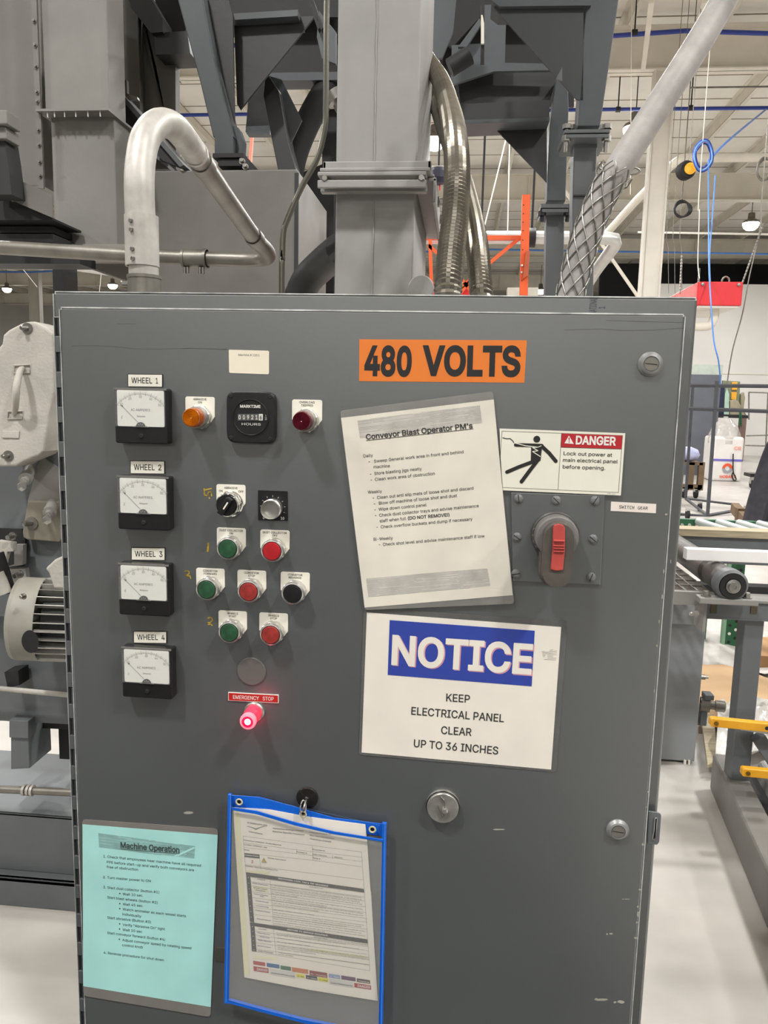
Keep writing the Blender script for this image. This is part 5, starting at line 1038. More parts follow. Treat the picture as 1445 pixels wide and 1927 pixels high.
# selector
b = base_of(424.3, 952, -.026)
legend(b+V3(.0005, 0), [('ABRASIVE', 0, .0215, .0197), ('ON', -.0150, .0168, .0053), ('OFF', .0150, .0168, .008)], 'legend plate reading ABRASIVE ON OFF')
mb = MB(); mb.lathe((0, 0, 0), (0, -1, 0), [(0, 0), (.0190, 0), (.0190, .003), (.0175, .004), (0, .004)], 32); nut(mb, .0178, .004, .013); mb.lathe((0, 0, 0), (0, -1, 0), [(.0168, .013), (.0168, .019), (.0155, .021), (.0148, .021), (.0148, .015)], 40)
o = build(mb, 'selector_switch', M_CHROME, cab_r, loc=b, label='black two-position selector knob in a chrome ring')
mb = MB(); mb.lathe((0, 0, 0), (0, -1, 0), [(.0146, .014), (.0146, .006), (.0138, .0235), (0, .0235)], 32); build(mb, 'knob_disc', M_BLACK, o, loc=b)
d = V3(math.cos(math.radians(57)), math.sin(math.radians(57))); n_ = V3(-d.z, d.x)
mb = MB(); mb.prism([V3(0, 0, -.0335)+d*s*.0136+n_*t*.0045 for s, t in ((-1, -1), (1, -1), (1, 1), (-1, 1))], (0, .011, 0)); build(mb, 'knob_grip', M_BLACK, o, loc=b, bevel=.0015)
mb = MB(); mb.prism([V3(.001, -.001, -.0338)+d*s*.0085+n_*t*.001 for s, t in ((-.4, -1), (1, -1), (1, 1), (-.4, 1))], (0, .001, 0)); build(mb, 'pointer_line', M_IVORY, o, loc=b)
# speed knob
sp = slab([ZB4(750, 168), ZB4(1036, 178), ZB4(1040, 466), ZB4(752, 460)], -.0015, .0014)
o = build(sp, 'dial_plate', M_BLACK, cab_r, label='black square dial plate marked 0 to 10')
b = base_of(*ZB4(860, 362), -.022)
mb = MB(); text(mb, '0', ZB4(798, 447), ZB4(816, 447), 4, -.0018, .01); text(mb, '10', ZB4(972, 452), ZB4(1006, 453), 4.6, -.0018, .01)
for a in range(-45, 226, 27):
    t = math.radians(a); dd = V3(math.cos(t), math.sin(t)); nn = V3(-dd.z, dd.x)*.0002; mb.face([b+Vector((0, -.0018, 0))+dd*.0165-nn, b+Vector((0, -.0018, 0))+dd*.0190-nn, b+Vector((0, -.0018, 0))+dd*.0190+nn, b+Vector((0, -.0018, 0))+dd*.0165+nn])
build(mb, 'lettering', M_WHITEI, o)
mb = MB(); mb.lathe((0, 0, 0), (0, -1, 0), [(0, .001), (.0145, .001), (.0145, .012), (.0132, .013), (.0132, .0205), (.0125, .006), (0, .006)], 36); build(mb, 'speed_knob', M_SATIN, cab_r, loc=b, label='round satin metal speed control knob')
# pilot lamps
for (px, py, m1, m2, lines, lb, pl_, hx) in ((359, 786, M_AMBER, M_AMBERD, [('ABRASIVE', 0, .0240, .0195), ('ON', 0, .0196, .0058)], 'amber ribbed pilot lamp under ABRASIVE ON', 'legend plate reading ABRASIVE ON', 0), (567, 792.3, M_MAROON, M_MAROON, [('OVERLOAD', 0, .0240, .0218), ('TRIPPED', 0, .0196, .0175)], 'dark red pilot lamp under OVERLOAD TRIPPED', 'legend plate reading OVERLOAD TRIPPED', 0)):
    b = base_of(px, py, -.040)
    legend(b, lines, pl_, top=.029)
    mb = MB(); mb.lathe((0, 0, 0), (0, -1, 0), [(0, 0), (.0168, 0), (.0168, .002), (.0160, .003), (0, .003)], 32); nut(mb, .0176, .003, .012, 8, .3); mb.lathe((0, 0, 0), (0, -1, 0), [(.0160, .012), (.0160, .006), (.0150, .023), (0, .023)], 32)
    o = shared('pilot_lamp', mb, M_SATIN, cab_r, b, 0, label=lb)
    mb = MB(); mb.lathe((0, 0, 0), (0, -1, 0), [(.0150, .018), (.0146, .007), (.0134, .034), (.0128, .0385), (.0118, .0395)], 36); build(mb, 'lens_skirt', m2, o, loc=b)
    mb = MB(); mb.lathe((0, 0, 0), (0, -1, 0), [(.0122, .0388)]+[(.0118-.0007*k, .0396 if k % 2 else .0384) for k in range(16)]+[(0, .0388)], 36); build(mb, 'lens_face', m1, o, loc=b)
# hour meter
hc = W(*ZB3(662, 678), -.010); hc.y = 0; P_ = []
n = 48
for k in range(n):
    t = 2*PI*k/n; c_, s_ = math.cos(t), math.sin(t); e = .30; P_.append(V3(.0355*math.copysign(abs(c_)**e, c_), .0365*math.copysign(abs(s_)**e, s_)))
sc_ = lambda P, f, y: [Vector((p.x*f, y, p.z*f)) for p in P]
mb = MB(); mb.add(sc_(P_, 1, -.001)+sc_(P_, 1, -.009)+sc_(P_, .95, -.0115), [(k, (k+1) % n, n+(k+1) % n, n+k) for k in range(n)]+[(n+k, n+(k+1) % n, 2*n+(k+1) % n, 2*n+k) for k in range(n)]+[tuple(range(2*n, 3*n))])
o = build(mb, 'hour_meter', M_BLACK, cab_r, loc=hc, label='square black hour meter with a round dial and number wheels')
mb = MB(); mb.lathe((0, 0, 0), (0, -1, 0), [(.0262, .0113), (.0262, .0130), (.0250, .0132), (.0240, .0118), (0, .0118)], 40); build(mb, 'dial_ring', M_BLACK, o, loc=hc)
for sx, sz in ((-1, 1), (1, 1), (-1, -1), (1, -1)):
    mb = MB(); mb.lathe((sx*.0285, 0, sz*.0295), (0, -1, 0), [(.0030, .0112), (.0030, .0122), (.0018, .0126), (0, .0122)], 14); build(mb, 'corner_screw', M_BLACKM, o, loc=hc)
Yh = -.0126
mb = MB(); text(mb, 'MARKTIME', ZB3(568, 592), ZB3(747, 595), 5.2, Yh-.0004, .02); text(mb, 'HOURS', ZB3(582, 746), ZB3(748, 750), 4.4, Yh, .0); text(mb, '1', ZB3(790, 668), ZB3(796, 668), 2.6, Yh); text(mb, '10', ZB3(786, 700), ZB3(803, 700), 2.6, Yh); stroke(mb, [ZB3(784, 678), ZB3(802, 678)], .4, Yh)
build(mb, 'lettering', M_WHITEI, o)
mt_g = mat('number_wheel', (92, 92, 90), .5)
for k, s in enumerate('009216'):
    x0 = 547+37*k; mm = mt_g if k < 5 else mat('last_wheel', (214, 214, 206), .5)
    w_ = build(slab([ZB3(x0, 648), ZB3(x0+34, 648), ZB3(x0+34, 705), ZB3(x0, 705)], Yh-.0002, .0006), 'number_wheel', mm, o)
    mb = MB(); text(mb, s, ZB3(x0+8, 695), ZB3(x0+26, 695), 7.6, Yh-.0005, .01); build(mb, 'numeral', M_WHITEI if k < 5 else M_INK, w_)
# hole plug
b = base_of(*ZB5(640, 308), -.002); mb = MB(); mb.lathe((0, 0, 0), (0, -1, 0), [(.0218, 0), (.0218, .0012), (.0205, .002), (0, .0021)], 40); build(mb, 'hole_plug', mat('plug_grey', (98, 95, 92), .5, 0, .04, 20), cab_r, loc=b, label='round grey blanking plug')
# emergency stop plate and lamp
o = build(slab([ZB5(430, 496), ZB5(887, 520), ZB5(887, 594), ZB5(430, 570)], -.0018, .0016), 'legend_plate', M_WHITEI, cab_r, label='red engraved plate reading EMERGENCY STOP')
build(slab([ZB5(435, 501), ZB5(880, 525), ZB5(881, 588), ZB5(435, 566)], -.0021, .0004), 'plate_face', mat('red_laminate', (176, 36, 32), .4, 0, .04, 30), o)
mb = MB(); text(mb, 'EMERGENCY', ZB5(474, 554), ZB5(710, 566), 6.9, -.0023, .007); text(mb, 'STOP', ZB5(743, 567), ZB5(842, 572), 6.9, -.0023, .007); build(mb, 'lettering', M_WHITEI, o)
b = base_of(*ZB5(605, 765), -.040)
mb = MB(); mb.lathe((0, 0, 0), (0, -1, 0), [(0, 0), (.0155, 0), (.0155, .004), (.0140, .006), (0, .006)], 32); o = build(mb, 'emergency_button', M_SATIN, cab_r, loc=b, label='glowing red mushroom emergency stop button')
mb = MB(); mb.lathe((0, 0, 0), (0, -1, 0), [(.0125, .005), (.0125, .018), (.0085, .020), (.0085, .030)], 32); build(mb, 'lit_collar', M_GLOWR, o, loc=b)
mb = MB(); mb.lathe((0, 0, 0), (0, -1, 0), [(.0085, .028), (.0120, .032), (.0124, .037), (.0115, .0395), (.0085, .0402)], 32); build(mb, 'lit_rim', M_GLOWP, o, loc=b)
mb = MB(); mb.lathe((0, 0, 0), (0, -1, 0), [(.0086, .0400), (.0065, .0398), (.0045, .0396)], 32); build(mb, 'lit_face', _glow('lit_deep_red', (220, 20, 60), (255, 0, 30), 1.2), o, loc=b)
mb = MB(); mb.lathe((0, 0, 0), (0, -1, 0), [(.0046, .0396), (.003, .0403), (0, .0405)], 24); build(mb, 'lit_core', M_GLOWW, o, loc=b)
L = bpy.data.lights.new('button_glow', 'POINT'); L.energy = .035; L.color = (1, .06, .16); L.shadow_soft_size = .012; lo = bpy.data.objects.new('button_glow', L); COL.objects.link(lo); lo.parent = o; lo.location = (0, -.050, 0)
L = bpy.data.lights.new('button_glow', 'POINT'); L.energy = .02; L.color = (1, .06, .16); L.shadow_soft_size = .006; lo = bpy.data.objects.new('button_glow', L); COL.objects.link(lo); lo.parent = o; lo.location = (-.004, -.026, -.018)
# locks
for (px, py, R_, lb) in ((1225.5, 685, .0165, 'upper slotted quarter-turn door lock'), (1163.5, 1566, .0150, 'lower slotted quarter-turn door lock')):
    b = base_of(px, py, -.007); mb = MB(); mb.lathe((0, 0, 0), (0, -1, 0), [(.0165, 0), (.0165, .002), (.013, .006), (.0105, .007), (.0100, .0055), (0, .0055)], 36); o = shared('door_lock', mb, mat('lock_grey', (138, 138, 136), .4, .3, .08, 30), cab_r, b, 0, label=lb, key='lock')
    mb = MB(); mb.lathe((0, 0, 0), (0, -1, 0), [(.0088, .005), (.0088, .0068), (0, .0068)], 30); shared('lock_core', mb, M_GALVD, o, b)
    mb = MB(); mb.prism([V3(-.0078, .0012, -.007), V3(-.0078, .0002, -.007), V3(.0078, -.0014, -.007), V3(.0078, -.0002, -.007)], (0, .0003, 0)); shared('lock_slot', mb, M_BLACK, o, b)
b = base_of(833, 1521, -.010); mb = MB(); mb.lathe((0, 0, 0), (0, -1, 0), [(.0250, 0), (.0250, .004), (.0238, .005), (.0236, .010), (.0226, .0112), (0, .0112)], 44); o = build(mb, 'round_latch', mat('latch_metal', (160, 158, 152), .38, .55, .12, 60), cab_r, loc=b, label='round metal latch disc with a bent wire key')
mb = MB(); mb.lathe((0, 0, 0), (0, -1, 0), [(.0245, .0038), (.0251, .0055), (.0245, .007)], 40); build(mb, 'dark_gap', M_BLACK, o, loc=b)
mb = MB(); mb.lathe((.003, 0, -.002), (0, -1, 0), [(.0048, .0112), (.0048, .015), (.003, .0155), (0, .0155)], 16); build(mb, 'key_post', M_SATIN, o, loc=b)
mb = MB(); mb.tube([V3(-.007, .005, -.0135), V3(.001, -.0125, -.0135)], .0012, 8); mb.tube(spline([V3(-.004, .019, -.012), V3(.001, .015, -.013), V3(.003, .010, -.0135), V3(.003, .001, -.014)], 5), .0011, 8); build(mb, 'bent_wire', M_STEEL, o, loc=b)
# hasp at the door edge
o = build(slab([ZC6(485, 310), ZC6(560, 322), ZC6(580, 332), ZC6(583, 350), ZC6(568, 545), ZC6(552, 566), ZC6(476, 560)], .006, .003), 'edge_hasp', M_MACHB, cab_r, bevel=.0008, label='slotted steel hasp at the door edge')
mb = MB(); mb.tube([W(*ZC6(*p), .004) for p in ((535, 360), (551, 362), (540, 520), (524, 528), (514, 515), (527, 460), (535, 360))], .0007, 6); build(mb, 'slot_rim', M_SATIN, o)
build(slab([ZC6(537, 368), ZC6(546, 368), ZC6(536, 512), ZC6(526, 516)], .0055, .001), 'slot', M_DARK, o)
# ---------------------------------------------------------------- rotary disconnect
sw = build(slab([ZB7(132, 622), ZB7(885, 645), ZB7(850, 1367), ZB7(145, 1336)], -.0035, .0033), 'switch_plate', M_DOOR, cab_r, bevel=.0012, label='grey square mounting plate of the disconnect switch')
for k, (x, y, a) in enumerate(((195, 675, 100), (497, 688, -45), (806, 690, 60), (182, 983, -35), (790, 998, -40), (172, 1276, 10), (775, 1303, 70))):
    b = W(*ZB7(x, y), -.0035-.002); b.y = -.0035; mb = MB(); mb.lathe((0, 0, 0), (0, -1, 0), [(.0066, 0), (.0060, .0016), (.0035, .0028), (0, .0031)], 24)
    s_ = shared('plate_screw', mb, mat('painted_screw', (118, 120, 120), .4, .2, .08, 60), cab_r, b)
    t = math.radians(a); d = V3(math.cos(t), math.sin(t)); nn = V3(-d.z, d.x)*.0005; mb = MB(); mb.prism([V3(0, 0, -.0032)-d*.0058-nn, V3(0, 0, -.0032)+d*.0058-nn, V3(0, 0, -.0032)+d*.0058+nn, V3(0, 0, -.0032)-d*.0058+nn], (0, .002, 0)); build(mb, 'screw_slot', M_DARK, s_, loc=b)
b = base_of(*ZB7(503, 985), -.030)
mb = MB(); mb.lathe((0, 0, 0), (0, -1, 0), [(0, .0035), (.0335, .0035), (.0330, .010), (.0310, .012), (0, .012)], 48); o = build(mb, 'rotary_switch', mat('dark_handle_plastic', (66, 64, 62), .42, 0, .06, 30), cab_r, loc=b, label='dark rotary disconnect handle with a red slider')
mb = MB(); mb.lathe((0, 0, 0), (0, -1, 0), [(.0300, .012), (.0292, .030), (.0275, .033), (0, .034)], 48); build(mb, 'handle_hub', mat('worn_hub', (118, 114, 112), .4, 0, .1, 40), o, loc=b)
Yh1 = -.052; hp = []
for k in range(13): t = PI*k/12; hp.append(V3(.0200*math.cos(t), .0200*math.sin(t)+.004))
for k in range(13): t = PI+PI*k/12; hp.append(V3(.0205*math.cos(t), .0205*math.sin(t)-.046))
mb = MB(); mb.add([p+Vector((0, Yh1*.98, 0)) for p in [V3(q.x*.82, (q.z+.02)*.9-.02) for q in hp]]+[p+Vector((0, -.044, 0)) for p in hp]+[p+Vector((0, -.026, 0)) for p in hp], [tuple(range(26))]+[(k, (k+1) % 26, 26+(k+1) % 26, 26+k) for k in range(26)]+[(26+k, 26+(k+1) % 26, 52+(k+1) % 26, 52+k) for k in range(26)]+[tuple(range(77, 51, -1))])
build(mb, 'handle_grip', mat('worn_grip', (86, 80, 74), .42, 0, .12, 30), o, loc=b, bevel=.003, seg=3)
mb = MB(); rp_ = [ZB7(470, 905), ZB7(480, 885), ZB7(515, 876), ZB7(553, 884), ZB7(567, 910), ZB7(566, 1080), ZB7(550, 1245), ZB7(500, 1252), ZB7(450, 1240), ZB7(465, 1080)]
ri = build(slab(rp_, -.0535, .006), 'red_slider', mat('faded_red_plastic', (182, 72, 66), .45, 0, .08, 40), o, bevel=.001)
for y in (1010, 1050, 1070, 1095):
    mb = MB(); a_, c_ = W(*ZB7(474, y), -.0545), W(*ZB7(560, y+3), -.0545); mb.tube([a_, c_], .0016 if y < 1040 else .0009, 6); build(mb, 'grip_rib', MATS['faded_red_plastic'], ri)
for x, y in ((420, 930), (612, 942)): mb = MB(); mb.lathe(W(*ZB7(x, y), -.0345), (0, -1, 0), [(.0016, -.001), (.0016, .0004), (0, .0004)], 10); build(mb, 'hub_mark', M_BLACK, o)
mb = MB()
for k, s in enumerate('LOCK'):
    t = math.radians(165+16*k); c_ = b+V3(.0318*math.cos(t), .0318*math.sin(t), -.0122); d = V3(-math.sin(t), math.cos(t)); text3(mb, s, c_-d*.0012, d*.003, V3(-math.cos(t), -math.sin(t))*.0026)
build(mb, 'lettering', M_INKL, o)
# ================================================================== stickers and sheets on the door
def sheet(name, pts, Y, t, material, label, cat, group=None):
    r_ = build(slab(pts, Y, t), name, material); tag(r_, label, cat, group); return r_
# 480 VOLTS
o = sheet('voltage_sticker', [ZB6(200, 66), ZB6(1325, 73), ZB6(1308, 358), ZB6(198, 347)], -.0004, .0004, M_ORANGE, 'orange sticker reading 480 VOLTS in large black letters on the cabinet door', 'sticker')
mb = MB(); text(mb, '480', ZB6(233, 300), ZB6(550, 306), 51, -.0007, .034); text(mb, 'VOLTS', ZB6(622, 300), ZB6(1280, 306), 51, -.0007, .034); build(mb, 'lettering', M_INK, o)
# machine number sticker: the square code is left out
P_, e = rect(0, 1, 0, 1, 0, 0)
o = sheet('machine_number_sticker', [ZB3(472, 84), ZB3(812, 93), ZB3(821, 101), ZB3(820, 292), ZB3(812, 300), ZB3(480, 288), ZB3(471, 279), ZB3(468, 92)], -.0004, .0004, mat('cream_sticker', (232, 224, 202), .5, 0, .02, 30), 'small cream sticker with the machine number above the hour meter', 'sticker')
mb = MB(); text(mb, 'Machine # 1051', ZB3(552, 138), ZB3(737, 142), 4, -.0006, .0); build(mb, 'lettering', M_INKG, o)
# SWITCH GEAR
o = sheet('name_strip', [ZB7(934, 697), ZB7(1295, 716), ZB7(1292, 790), ZB7(930, 771)], -.0006, .0006, mat('pink_white_strip', (228, 218, 208), .5, 0, .02, 30), 'narrow white strip reading SWITCH GEAR right of the disconnect switch', 'sticker')
mb = MB(); text(mb, 'SWITCH', ZB7(998, 750), ZB7(1118, 757), 5.6, -.0008, .0, FMONO); text(mb, 'GEAR', ZB7(1146, 758), ZB7(1228, 762), 5.6, -.0008, .0, FMONO); build(mb, 'lettering', M_INK, o)
# DANGER plate
o = sheet('danger_sign', [ZB7(42, 112), ZB7(1048, 150), ZB7(1012, 648), ZB7(60, 606)], -.0040, .0008, mat('sign_cream', (226, 224, 208), .45, 0, .02, 20), 'danger sign with a figure struck by electric shock above the disconnect switch', 'sign')
Ys = -.0043
mb = MB()
for a_, b_ in (((62, 132), (1026, 168)), ((1026, 168), (993, 624)), ((993, 624), (66, 583)), ((66, 583), (50, 360)), ((62, 132), (46, 362)), ((538, 150), (510, 600)), ((534, 262), (1018, 277))): stroke(mb, (a_, b_), .55, Ys, ZB7)
build(mb, 'border_line', M_INK, o)
build(slab([ZB7(540, 152), ZB7(1024, 170), ZB7(1017, 275), ZB7(534, 260)], Ys-.0001, .0001), 'red_panel', M_DRED, o)
mb = MB(); text(mb, 'DANGER', ZB7(650, 236), ZB7(972, 246), 15, Ys-.0004, .030); fillp(mb, ((597, 168), (636, 236), (561, 230)), Ys-.0004, ZB7); build(mb, 'lettering', M_WHITEI, o)
mb = MB(); fillp(mb, ((593, 185), (604, 185), (600, 212), (596, 212)), Ys-.0006, ZB7); fillp(mb, ((595, 216), (602, 216), (602, 224), (595, 224)), Ys-.0006, ZB7); build(mb, 'exclamation_mark', M_DRED, o)
mb = MB(); text(mb, 'Lock out power at', ZB7(554, 324), ZB7(942, 338), 6.6, Ys, .006); text(mb, 'main electrical panel', ZB7(549, 377), ZB7(987, 391), 6.6, Ys, .006); text(mb, 'before opening.', ZB7(547, 431), ZB7(887, 443), 6.6, Ys, .006); text(mb, 'PSE-151', ZB7(905, 636), ZB7(968, 640), 1.6, Ys); build(mb, 'lettering', M_INK, o)
mb = MB()
def disc(mb, p, r_, Y, zf=ZB7): c_ = W(*zf(*p), Y); mb.face([c_+V3(math.cos(t)*r_, math.sin(t)*r_) for t in [k*PI/12 for k in range(24)]])
FIG = []
def limb(pts, w0):
    k = w0/4.25/1340/2
    for p, q in zip(pts, pts[1:]):
        a_, b_ = W(*ZB7(*p), Ys), W(*ZB7(*q), Ys); d = (b_-a_).normalized(); g = math.atan2(d.z, d.x)
        FIG.append(np.array([(c.x+math.cos(g+s_*PI/2+h*PI/8)*k, c.z+math.sin(g+s_*PI/2+h*PI/8)*k) for c, s_ in ((a_, 1), (b_, -1)) for h in range(9)]))
def blob(pts): FIG.append(np.array([(W(*ZB7(*p), Ys).x, W(*ZB7(*p), Ys).z) for p in pts]))
c_ = W(*ZB7(340, 197), Ys); FIG.append(np.array([(c_.x+.0046*math.cos(q*PI/14), c_.z+.0046*math.sin(q*PI/14)) for q in range(28)]))
limb([(172, 243), (300, 246), (380, 249)], 28); limb([(378, 252), (440, 310), (492, 373)], 29); blob([(296, 240), (385, 238), (372, 345), (370, 370), (325, 392), (292, 370)])
limb([(330, 370), (200, 418), (102, 460)], 29); limb([(350, 362), (290, 440), (218, 537)], 30)
limb([(68, 186), (100, 194), (125, 192), (145, 208), (156, 224)], 6)
FIG = [f if float(np.sum(f[:, 0]*np.roll(f[:, 1], -1)-np.roll(f[:, 0], -1)*f[:, 1])) > 0 else f[::-1] for f in FIG]
v_, f_ = union_fill(FIG); mb.add([Vector((q.x, Ys-.0001, q.y)) for q in v_], f_)
build(mb, 'shock_figure', M_INK, o)
mb = MB(); stroke(mb, ((166, 228), (250, 250), (350, 262), (305, 264), (350, 290), (305, 296), (368, 336)), 1.5, Ys-.0004, ZB7); stroke(mb, ((348, 262), (376, 250)), 1.2, Ys-.0004, ZB7); build(mb, 'lightning_line', MATS['sign_cream'], o)

# laminated sheets ---------------------------------------------------------
def smear(mb, poly4, n, Y, zf, seed, w=.6):
    rnd = random.Random(seed); a, b, c, d = poly4
    for i in range(n):
        v = i/(n-1); p0 = (a[0]+(d[0]-a[0])*v, a[1]+(d[1]-a[1])*v); p1 = (b[0]+(c[0]-b[0])*v, b[1]+(c[1]-b[1])*v); u = 0
        while u < 1:
            L_ = rnd.uniform(.05, .3); u1 = min(1, u+L_)
            if rnd.random() < .8: stroke(mb, [(p0[0]+(p1[0]-p0[0])*u, p0[1]+(p1[1]-p0[1])*u), (p0[0]+(p1[0]-p0[0])*u1, p0[1]+(p1[1]-p0[1])*u1)], w, Y, zf)
            u = u1+rnd.uniform(0, .03)
def rpoly(c, r_px, n=4):
    """quad in pixels with rounded corners"""
    out = []
    for i in range(4):
        p, a, b_ = Vector((*c[i], 0)), Vector((*c[i-1], 0)), Vector((*c[(i+1) % 4], 0)); da = (a-p).normalized()*r_px; db = (b_-p).normalized()*r_px
        for k in range(n+1): t = k/n; q = p+da*(1-t)**2+db*t**2; out.append((q.x, q.y))
    return out
# Conveyor Blast Operator PM's
lam = rpoly([ZB6(72, 545), ZB6(1098, 415), ZB6(1240, 1842), ZB6(236, 1885)], 6)
r = empty('maintenance_sheet', W(800, 950, -.003), "laminated white sheet headed Conveyor Blast Operator PM's, tilted on the door", 'notice')
build(slab(lam, -.0046, .0004), 'laminate', M_LAMB, r)
pp = build(slab([ZB6(77, 594), ZB6(1103, 470), ZB6(1230, 1785), ZB6(236, 1868)], -.0049, .0002), 'paper', M_PAPER2, r)
Yp_ = -.0051
mb = MB(); fillp(mb, ((188, 612), (1010, 512), (1024, 628), (204, 728)), Yp_+.00005, ZB6); fillp(mb, ((245, 1672), (1060, 1606), (1080, 1722), (262, 1796)), Yp_+.00005, ZB6); build(mb, 'banner_tint', mat('banner_tint', (196, 191, 182), .75, 0, .12, 26), pp)
mb = MB(); smear(mb, ((188, 612), (1010, 512), (1024, 628), (204, 728)), 15, Yp_, ZB6, 1, .7); smear(mb, ((245, 1672), (1060, 1606), (1080, 1722), (262, 1796)), 17, Yp_, ZB6, 2, .6); build(mb, 'faded_banner', M_INKL, pp, kind='stuff')
mb = MB(); text(mb, "Conveyor Blast Operator PM's", ZB6(246, 739), ZB6(962, 662), 9.6, Yp_-.0002, .020); stroke(mb, ((246, 746), (966, 667)), 1.0, Yp_-.0002, ZB6)
for s, x0, y0, x1, y1 in (('Daily', 228, 860, 292, 854), ('-', 262, 893, 270, 892), ('Sweep General work area in front and behind', 300, 895, 900, 831), ('machine', 297, 933, 406, 925), ('-', 272, 976, 280, 975), ('Store blasting jigs neatly', 302, 977, 620, 944), ('-', 277, 1016, 285, 1015), ('Clean work area of obstruction', 306, 1017, 707, 976),
        ('Weekly', 258, 1103, 352, 1095), ('-', 291, 1137, 299, 1136), ('Clean out anti slip mats of loose shot and discard', 320, 1139, 967, 1075), ('-', 297, 1176, 305, 1175), ('Blow off machine of loose shot and dust', 333, 1177, 857, 1125), ('-', 302, 1216, 310, 1215), ('Wipe down control panel', 331, 1218, 652, 1187), ('-', 306, 1254, 314, 1253), ('Check dust collector trays and advise maintenance', 335, 1258, 1003, 1193), ('staff when full', 338, 1296, 515, 1279), ('-', 316, 1333, 324, 1332), ('Check overflow buckets and dump if necessary', 345, 1336, 960, 1282),
        ('Bi-Weekly', 297, 1419, 425, 1409), ('-', 331, 1450, 339, 1449), ('Check shot level and advise maintenance staff if low', 359, 1454, 1042, 1396)):
    if s == '-': stroke(mb, ((x0, y0-4), (x1, y1-4)), .9, Yp_-.0001, ZB6)
    else: text(mb, s, ZB6(x0, y0), ZB6(x1, y1), 5.6, Yp_-.0001, .003)
text(mb, '(DO NOT REMOVE!)', ZB6(527, 1278), ZB6(806, 1254), 5.8, Yp_-.0001, .018)
build(mb, 'lettering', M_INK, pp)
build(slab(lam, -.0056, .0002), 'laminate_front', M_CLEAR, r)
# NOTICE
r = empty('notice_sheet', W(865, 1300, -.002), 'laminated white sign with NOTICE on a blue block, keep electrical panel clear', 'notice')
lam = rpoly([ZC5(84, 45), ZC5(1402, 135), ZC5(1330, 1110), ZC5(52, 998)], 6)
build(slab(lam, -.0012, .0006), 'laminate', mat('thin_laminate_border', (110, 110, 107), .3, 0, .1, 14, .2, 12, alpha=.5), r)
pp = build(slab([ZC5(104, 78), ZC5(1362, 172), ZC5(1297, 1095), ZC5(70, 984)], -.0015, .0002), 'paper', M_PAPER, r)
bb = build(slab([ZC5(252, 127), ZC5(1191, 196), ZC5(1171, 556), ZC5(239, 482)], -.0018, .0002), 'blue_block', M_BLUEP, pp)
mpk = mat('pink_print_shadow', (214, 150, 168), .6); mb = MB(); text(mb, 'NOTICE', ZC5(270, 413), ZC5(1176, 481), 52, -.0019, .026); build(mb, 'letter_shadow', mpk, pp)
mb = MB(); text(mb, 'NOTICE', ZC5(262, 409), ZC5(1169, 473), 52, -.0022, .026); build(mb, 'headline', M_PAPER, pp)
mb = MB()
for s, x0, y0, x1, y1 in (('KEEP', 617, 652, 770, 662), ('ELECTRICAL PANEL', 391, 738, 990, 788), ('CLEAR', 584, 863, 781, 877), ('UP TO 36 INCHES', 407, 948, 953, 997)): text(mb, s, ZC5(x0, y0), ZC5(x1, y1), 14.2, -.0019, .010)
build(mb, 'lettering', M_INK, pp)
mb = MB(); smear(mb, ((1235, 330), (1335, 315), (1330, 385), (1250, 380)), 7, -.0018, ZC5, 4, .8); build(mb, 'smudge', M_INKL, pp, kind='stuff')
build(slab(lam, -.0027, .0002), 'laminate_front', M_CLEAR, r)
# Machine Operation
r = empty('operation_sheet', W(280, 1720, -.003), 'laminated teal sheet headed Machine Operation low on the door', 'notice')
lam = rpoly([ZC1(68, 103), ZC1(1280, 188), ZC1(1212, 1866), ZC1(80, 1676)], 8)
build(slab(lam, -.0016, .0008), 'laminate', mat('grey_laminate_border', (128, 124, 118), .3, 0, .06, 14, .1, 12, alpha=.85), r)
pp = build(slab([ZC1(72, 148), ZC1(1276, 243), ZC1(1214, 1776), ZC1(78, 1590)], -.0019, .0002), 'paper', M_TEAL, r)
mgt = mat('grey_teal_print', (112, 150, 145), .7, 0, .15, 60)
mb = MB(); fillp(mb, ((212, 228), (1075, 345), (1068, 455), (220, 355)), -.00195, ZC1); build(mb, 'banner_tint', mat('teal_banner_tint', (142, 190, 185), .75, 0, .12, 26), pp)
mb = MB(); smear(mb, ((212, 228), (1075, 345), (1068, 455), (220, 355)), 14, -.0020, ZC1, 5, .8); build(mb, 'faded_banner', mgt, pp, kind='stuff')
mb = MB(); fillp(mb, ((870, 435), (925, 432), (1075, 362), (1068, 348), (960, 395)), -.0022, ZC1); build(mb, 'banner_tear', M_TEAL, pp)
mb = MB(); text(mb, 'Machine Operation', ZC1(411, 357), ZC1(936, 402), 10.5, -.0023, .022); stroke(mb, ((411, 368), (938, 410)), 1.1, -.0023, ZC1)
for s, x0, y0, x1, y1 in (('1. Check that employees near machine have all required', 257, 443, 1127, 526), ('PPE before start-up and verify both conveyors are', 288, 494, 1066, 566), ('free of obstruction', 287, 537, 567, 562), ('2. Turn master power to ON', 255, 629, 680, 664), ('3. Start dust collector (button #1)', 257, 718, 755, 764), ('Wait 10 sec', 430, 779, 607, 793), ('Start blast wheels (button #2)', 292, 808, 740, 856), ('Wait 45 sec', 430, 869, 607, 885),
        ('Watch ammeter as each wheel starts', 430, 914, 995, 976), ('individually', 427, 958, 595, 978), ('Start abrasive (Button #3)', 292, 988, 682, 1030), ('Verify "Abrasive On" light', 428, 1051, 806, 1092), ('Wait 10 sec', 428, 1097, 604, 1115), ('Start conveyor forward (button #4)', 292, 1124, 808, 1186), ('Adjust conveyor speed by rotating speed', 427, 1188, 1041, 1262), ('control knob', 425, 1233, 610, 1254), ('4. Reverse procedure for shut down', 260, 1300, 797, 1368)):
    text(mb, s, ZC1(x0, y0), ZC1(x1, y1), 4.6, -.0021, .006)
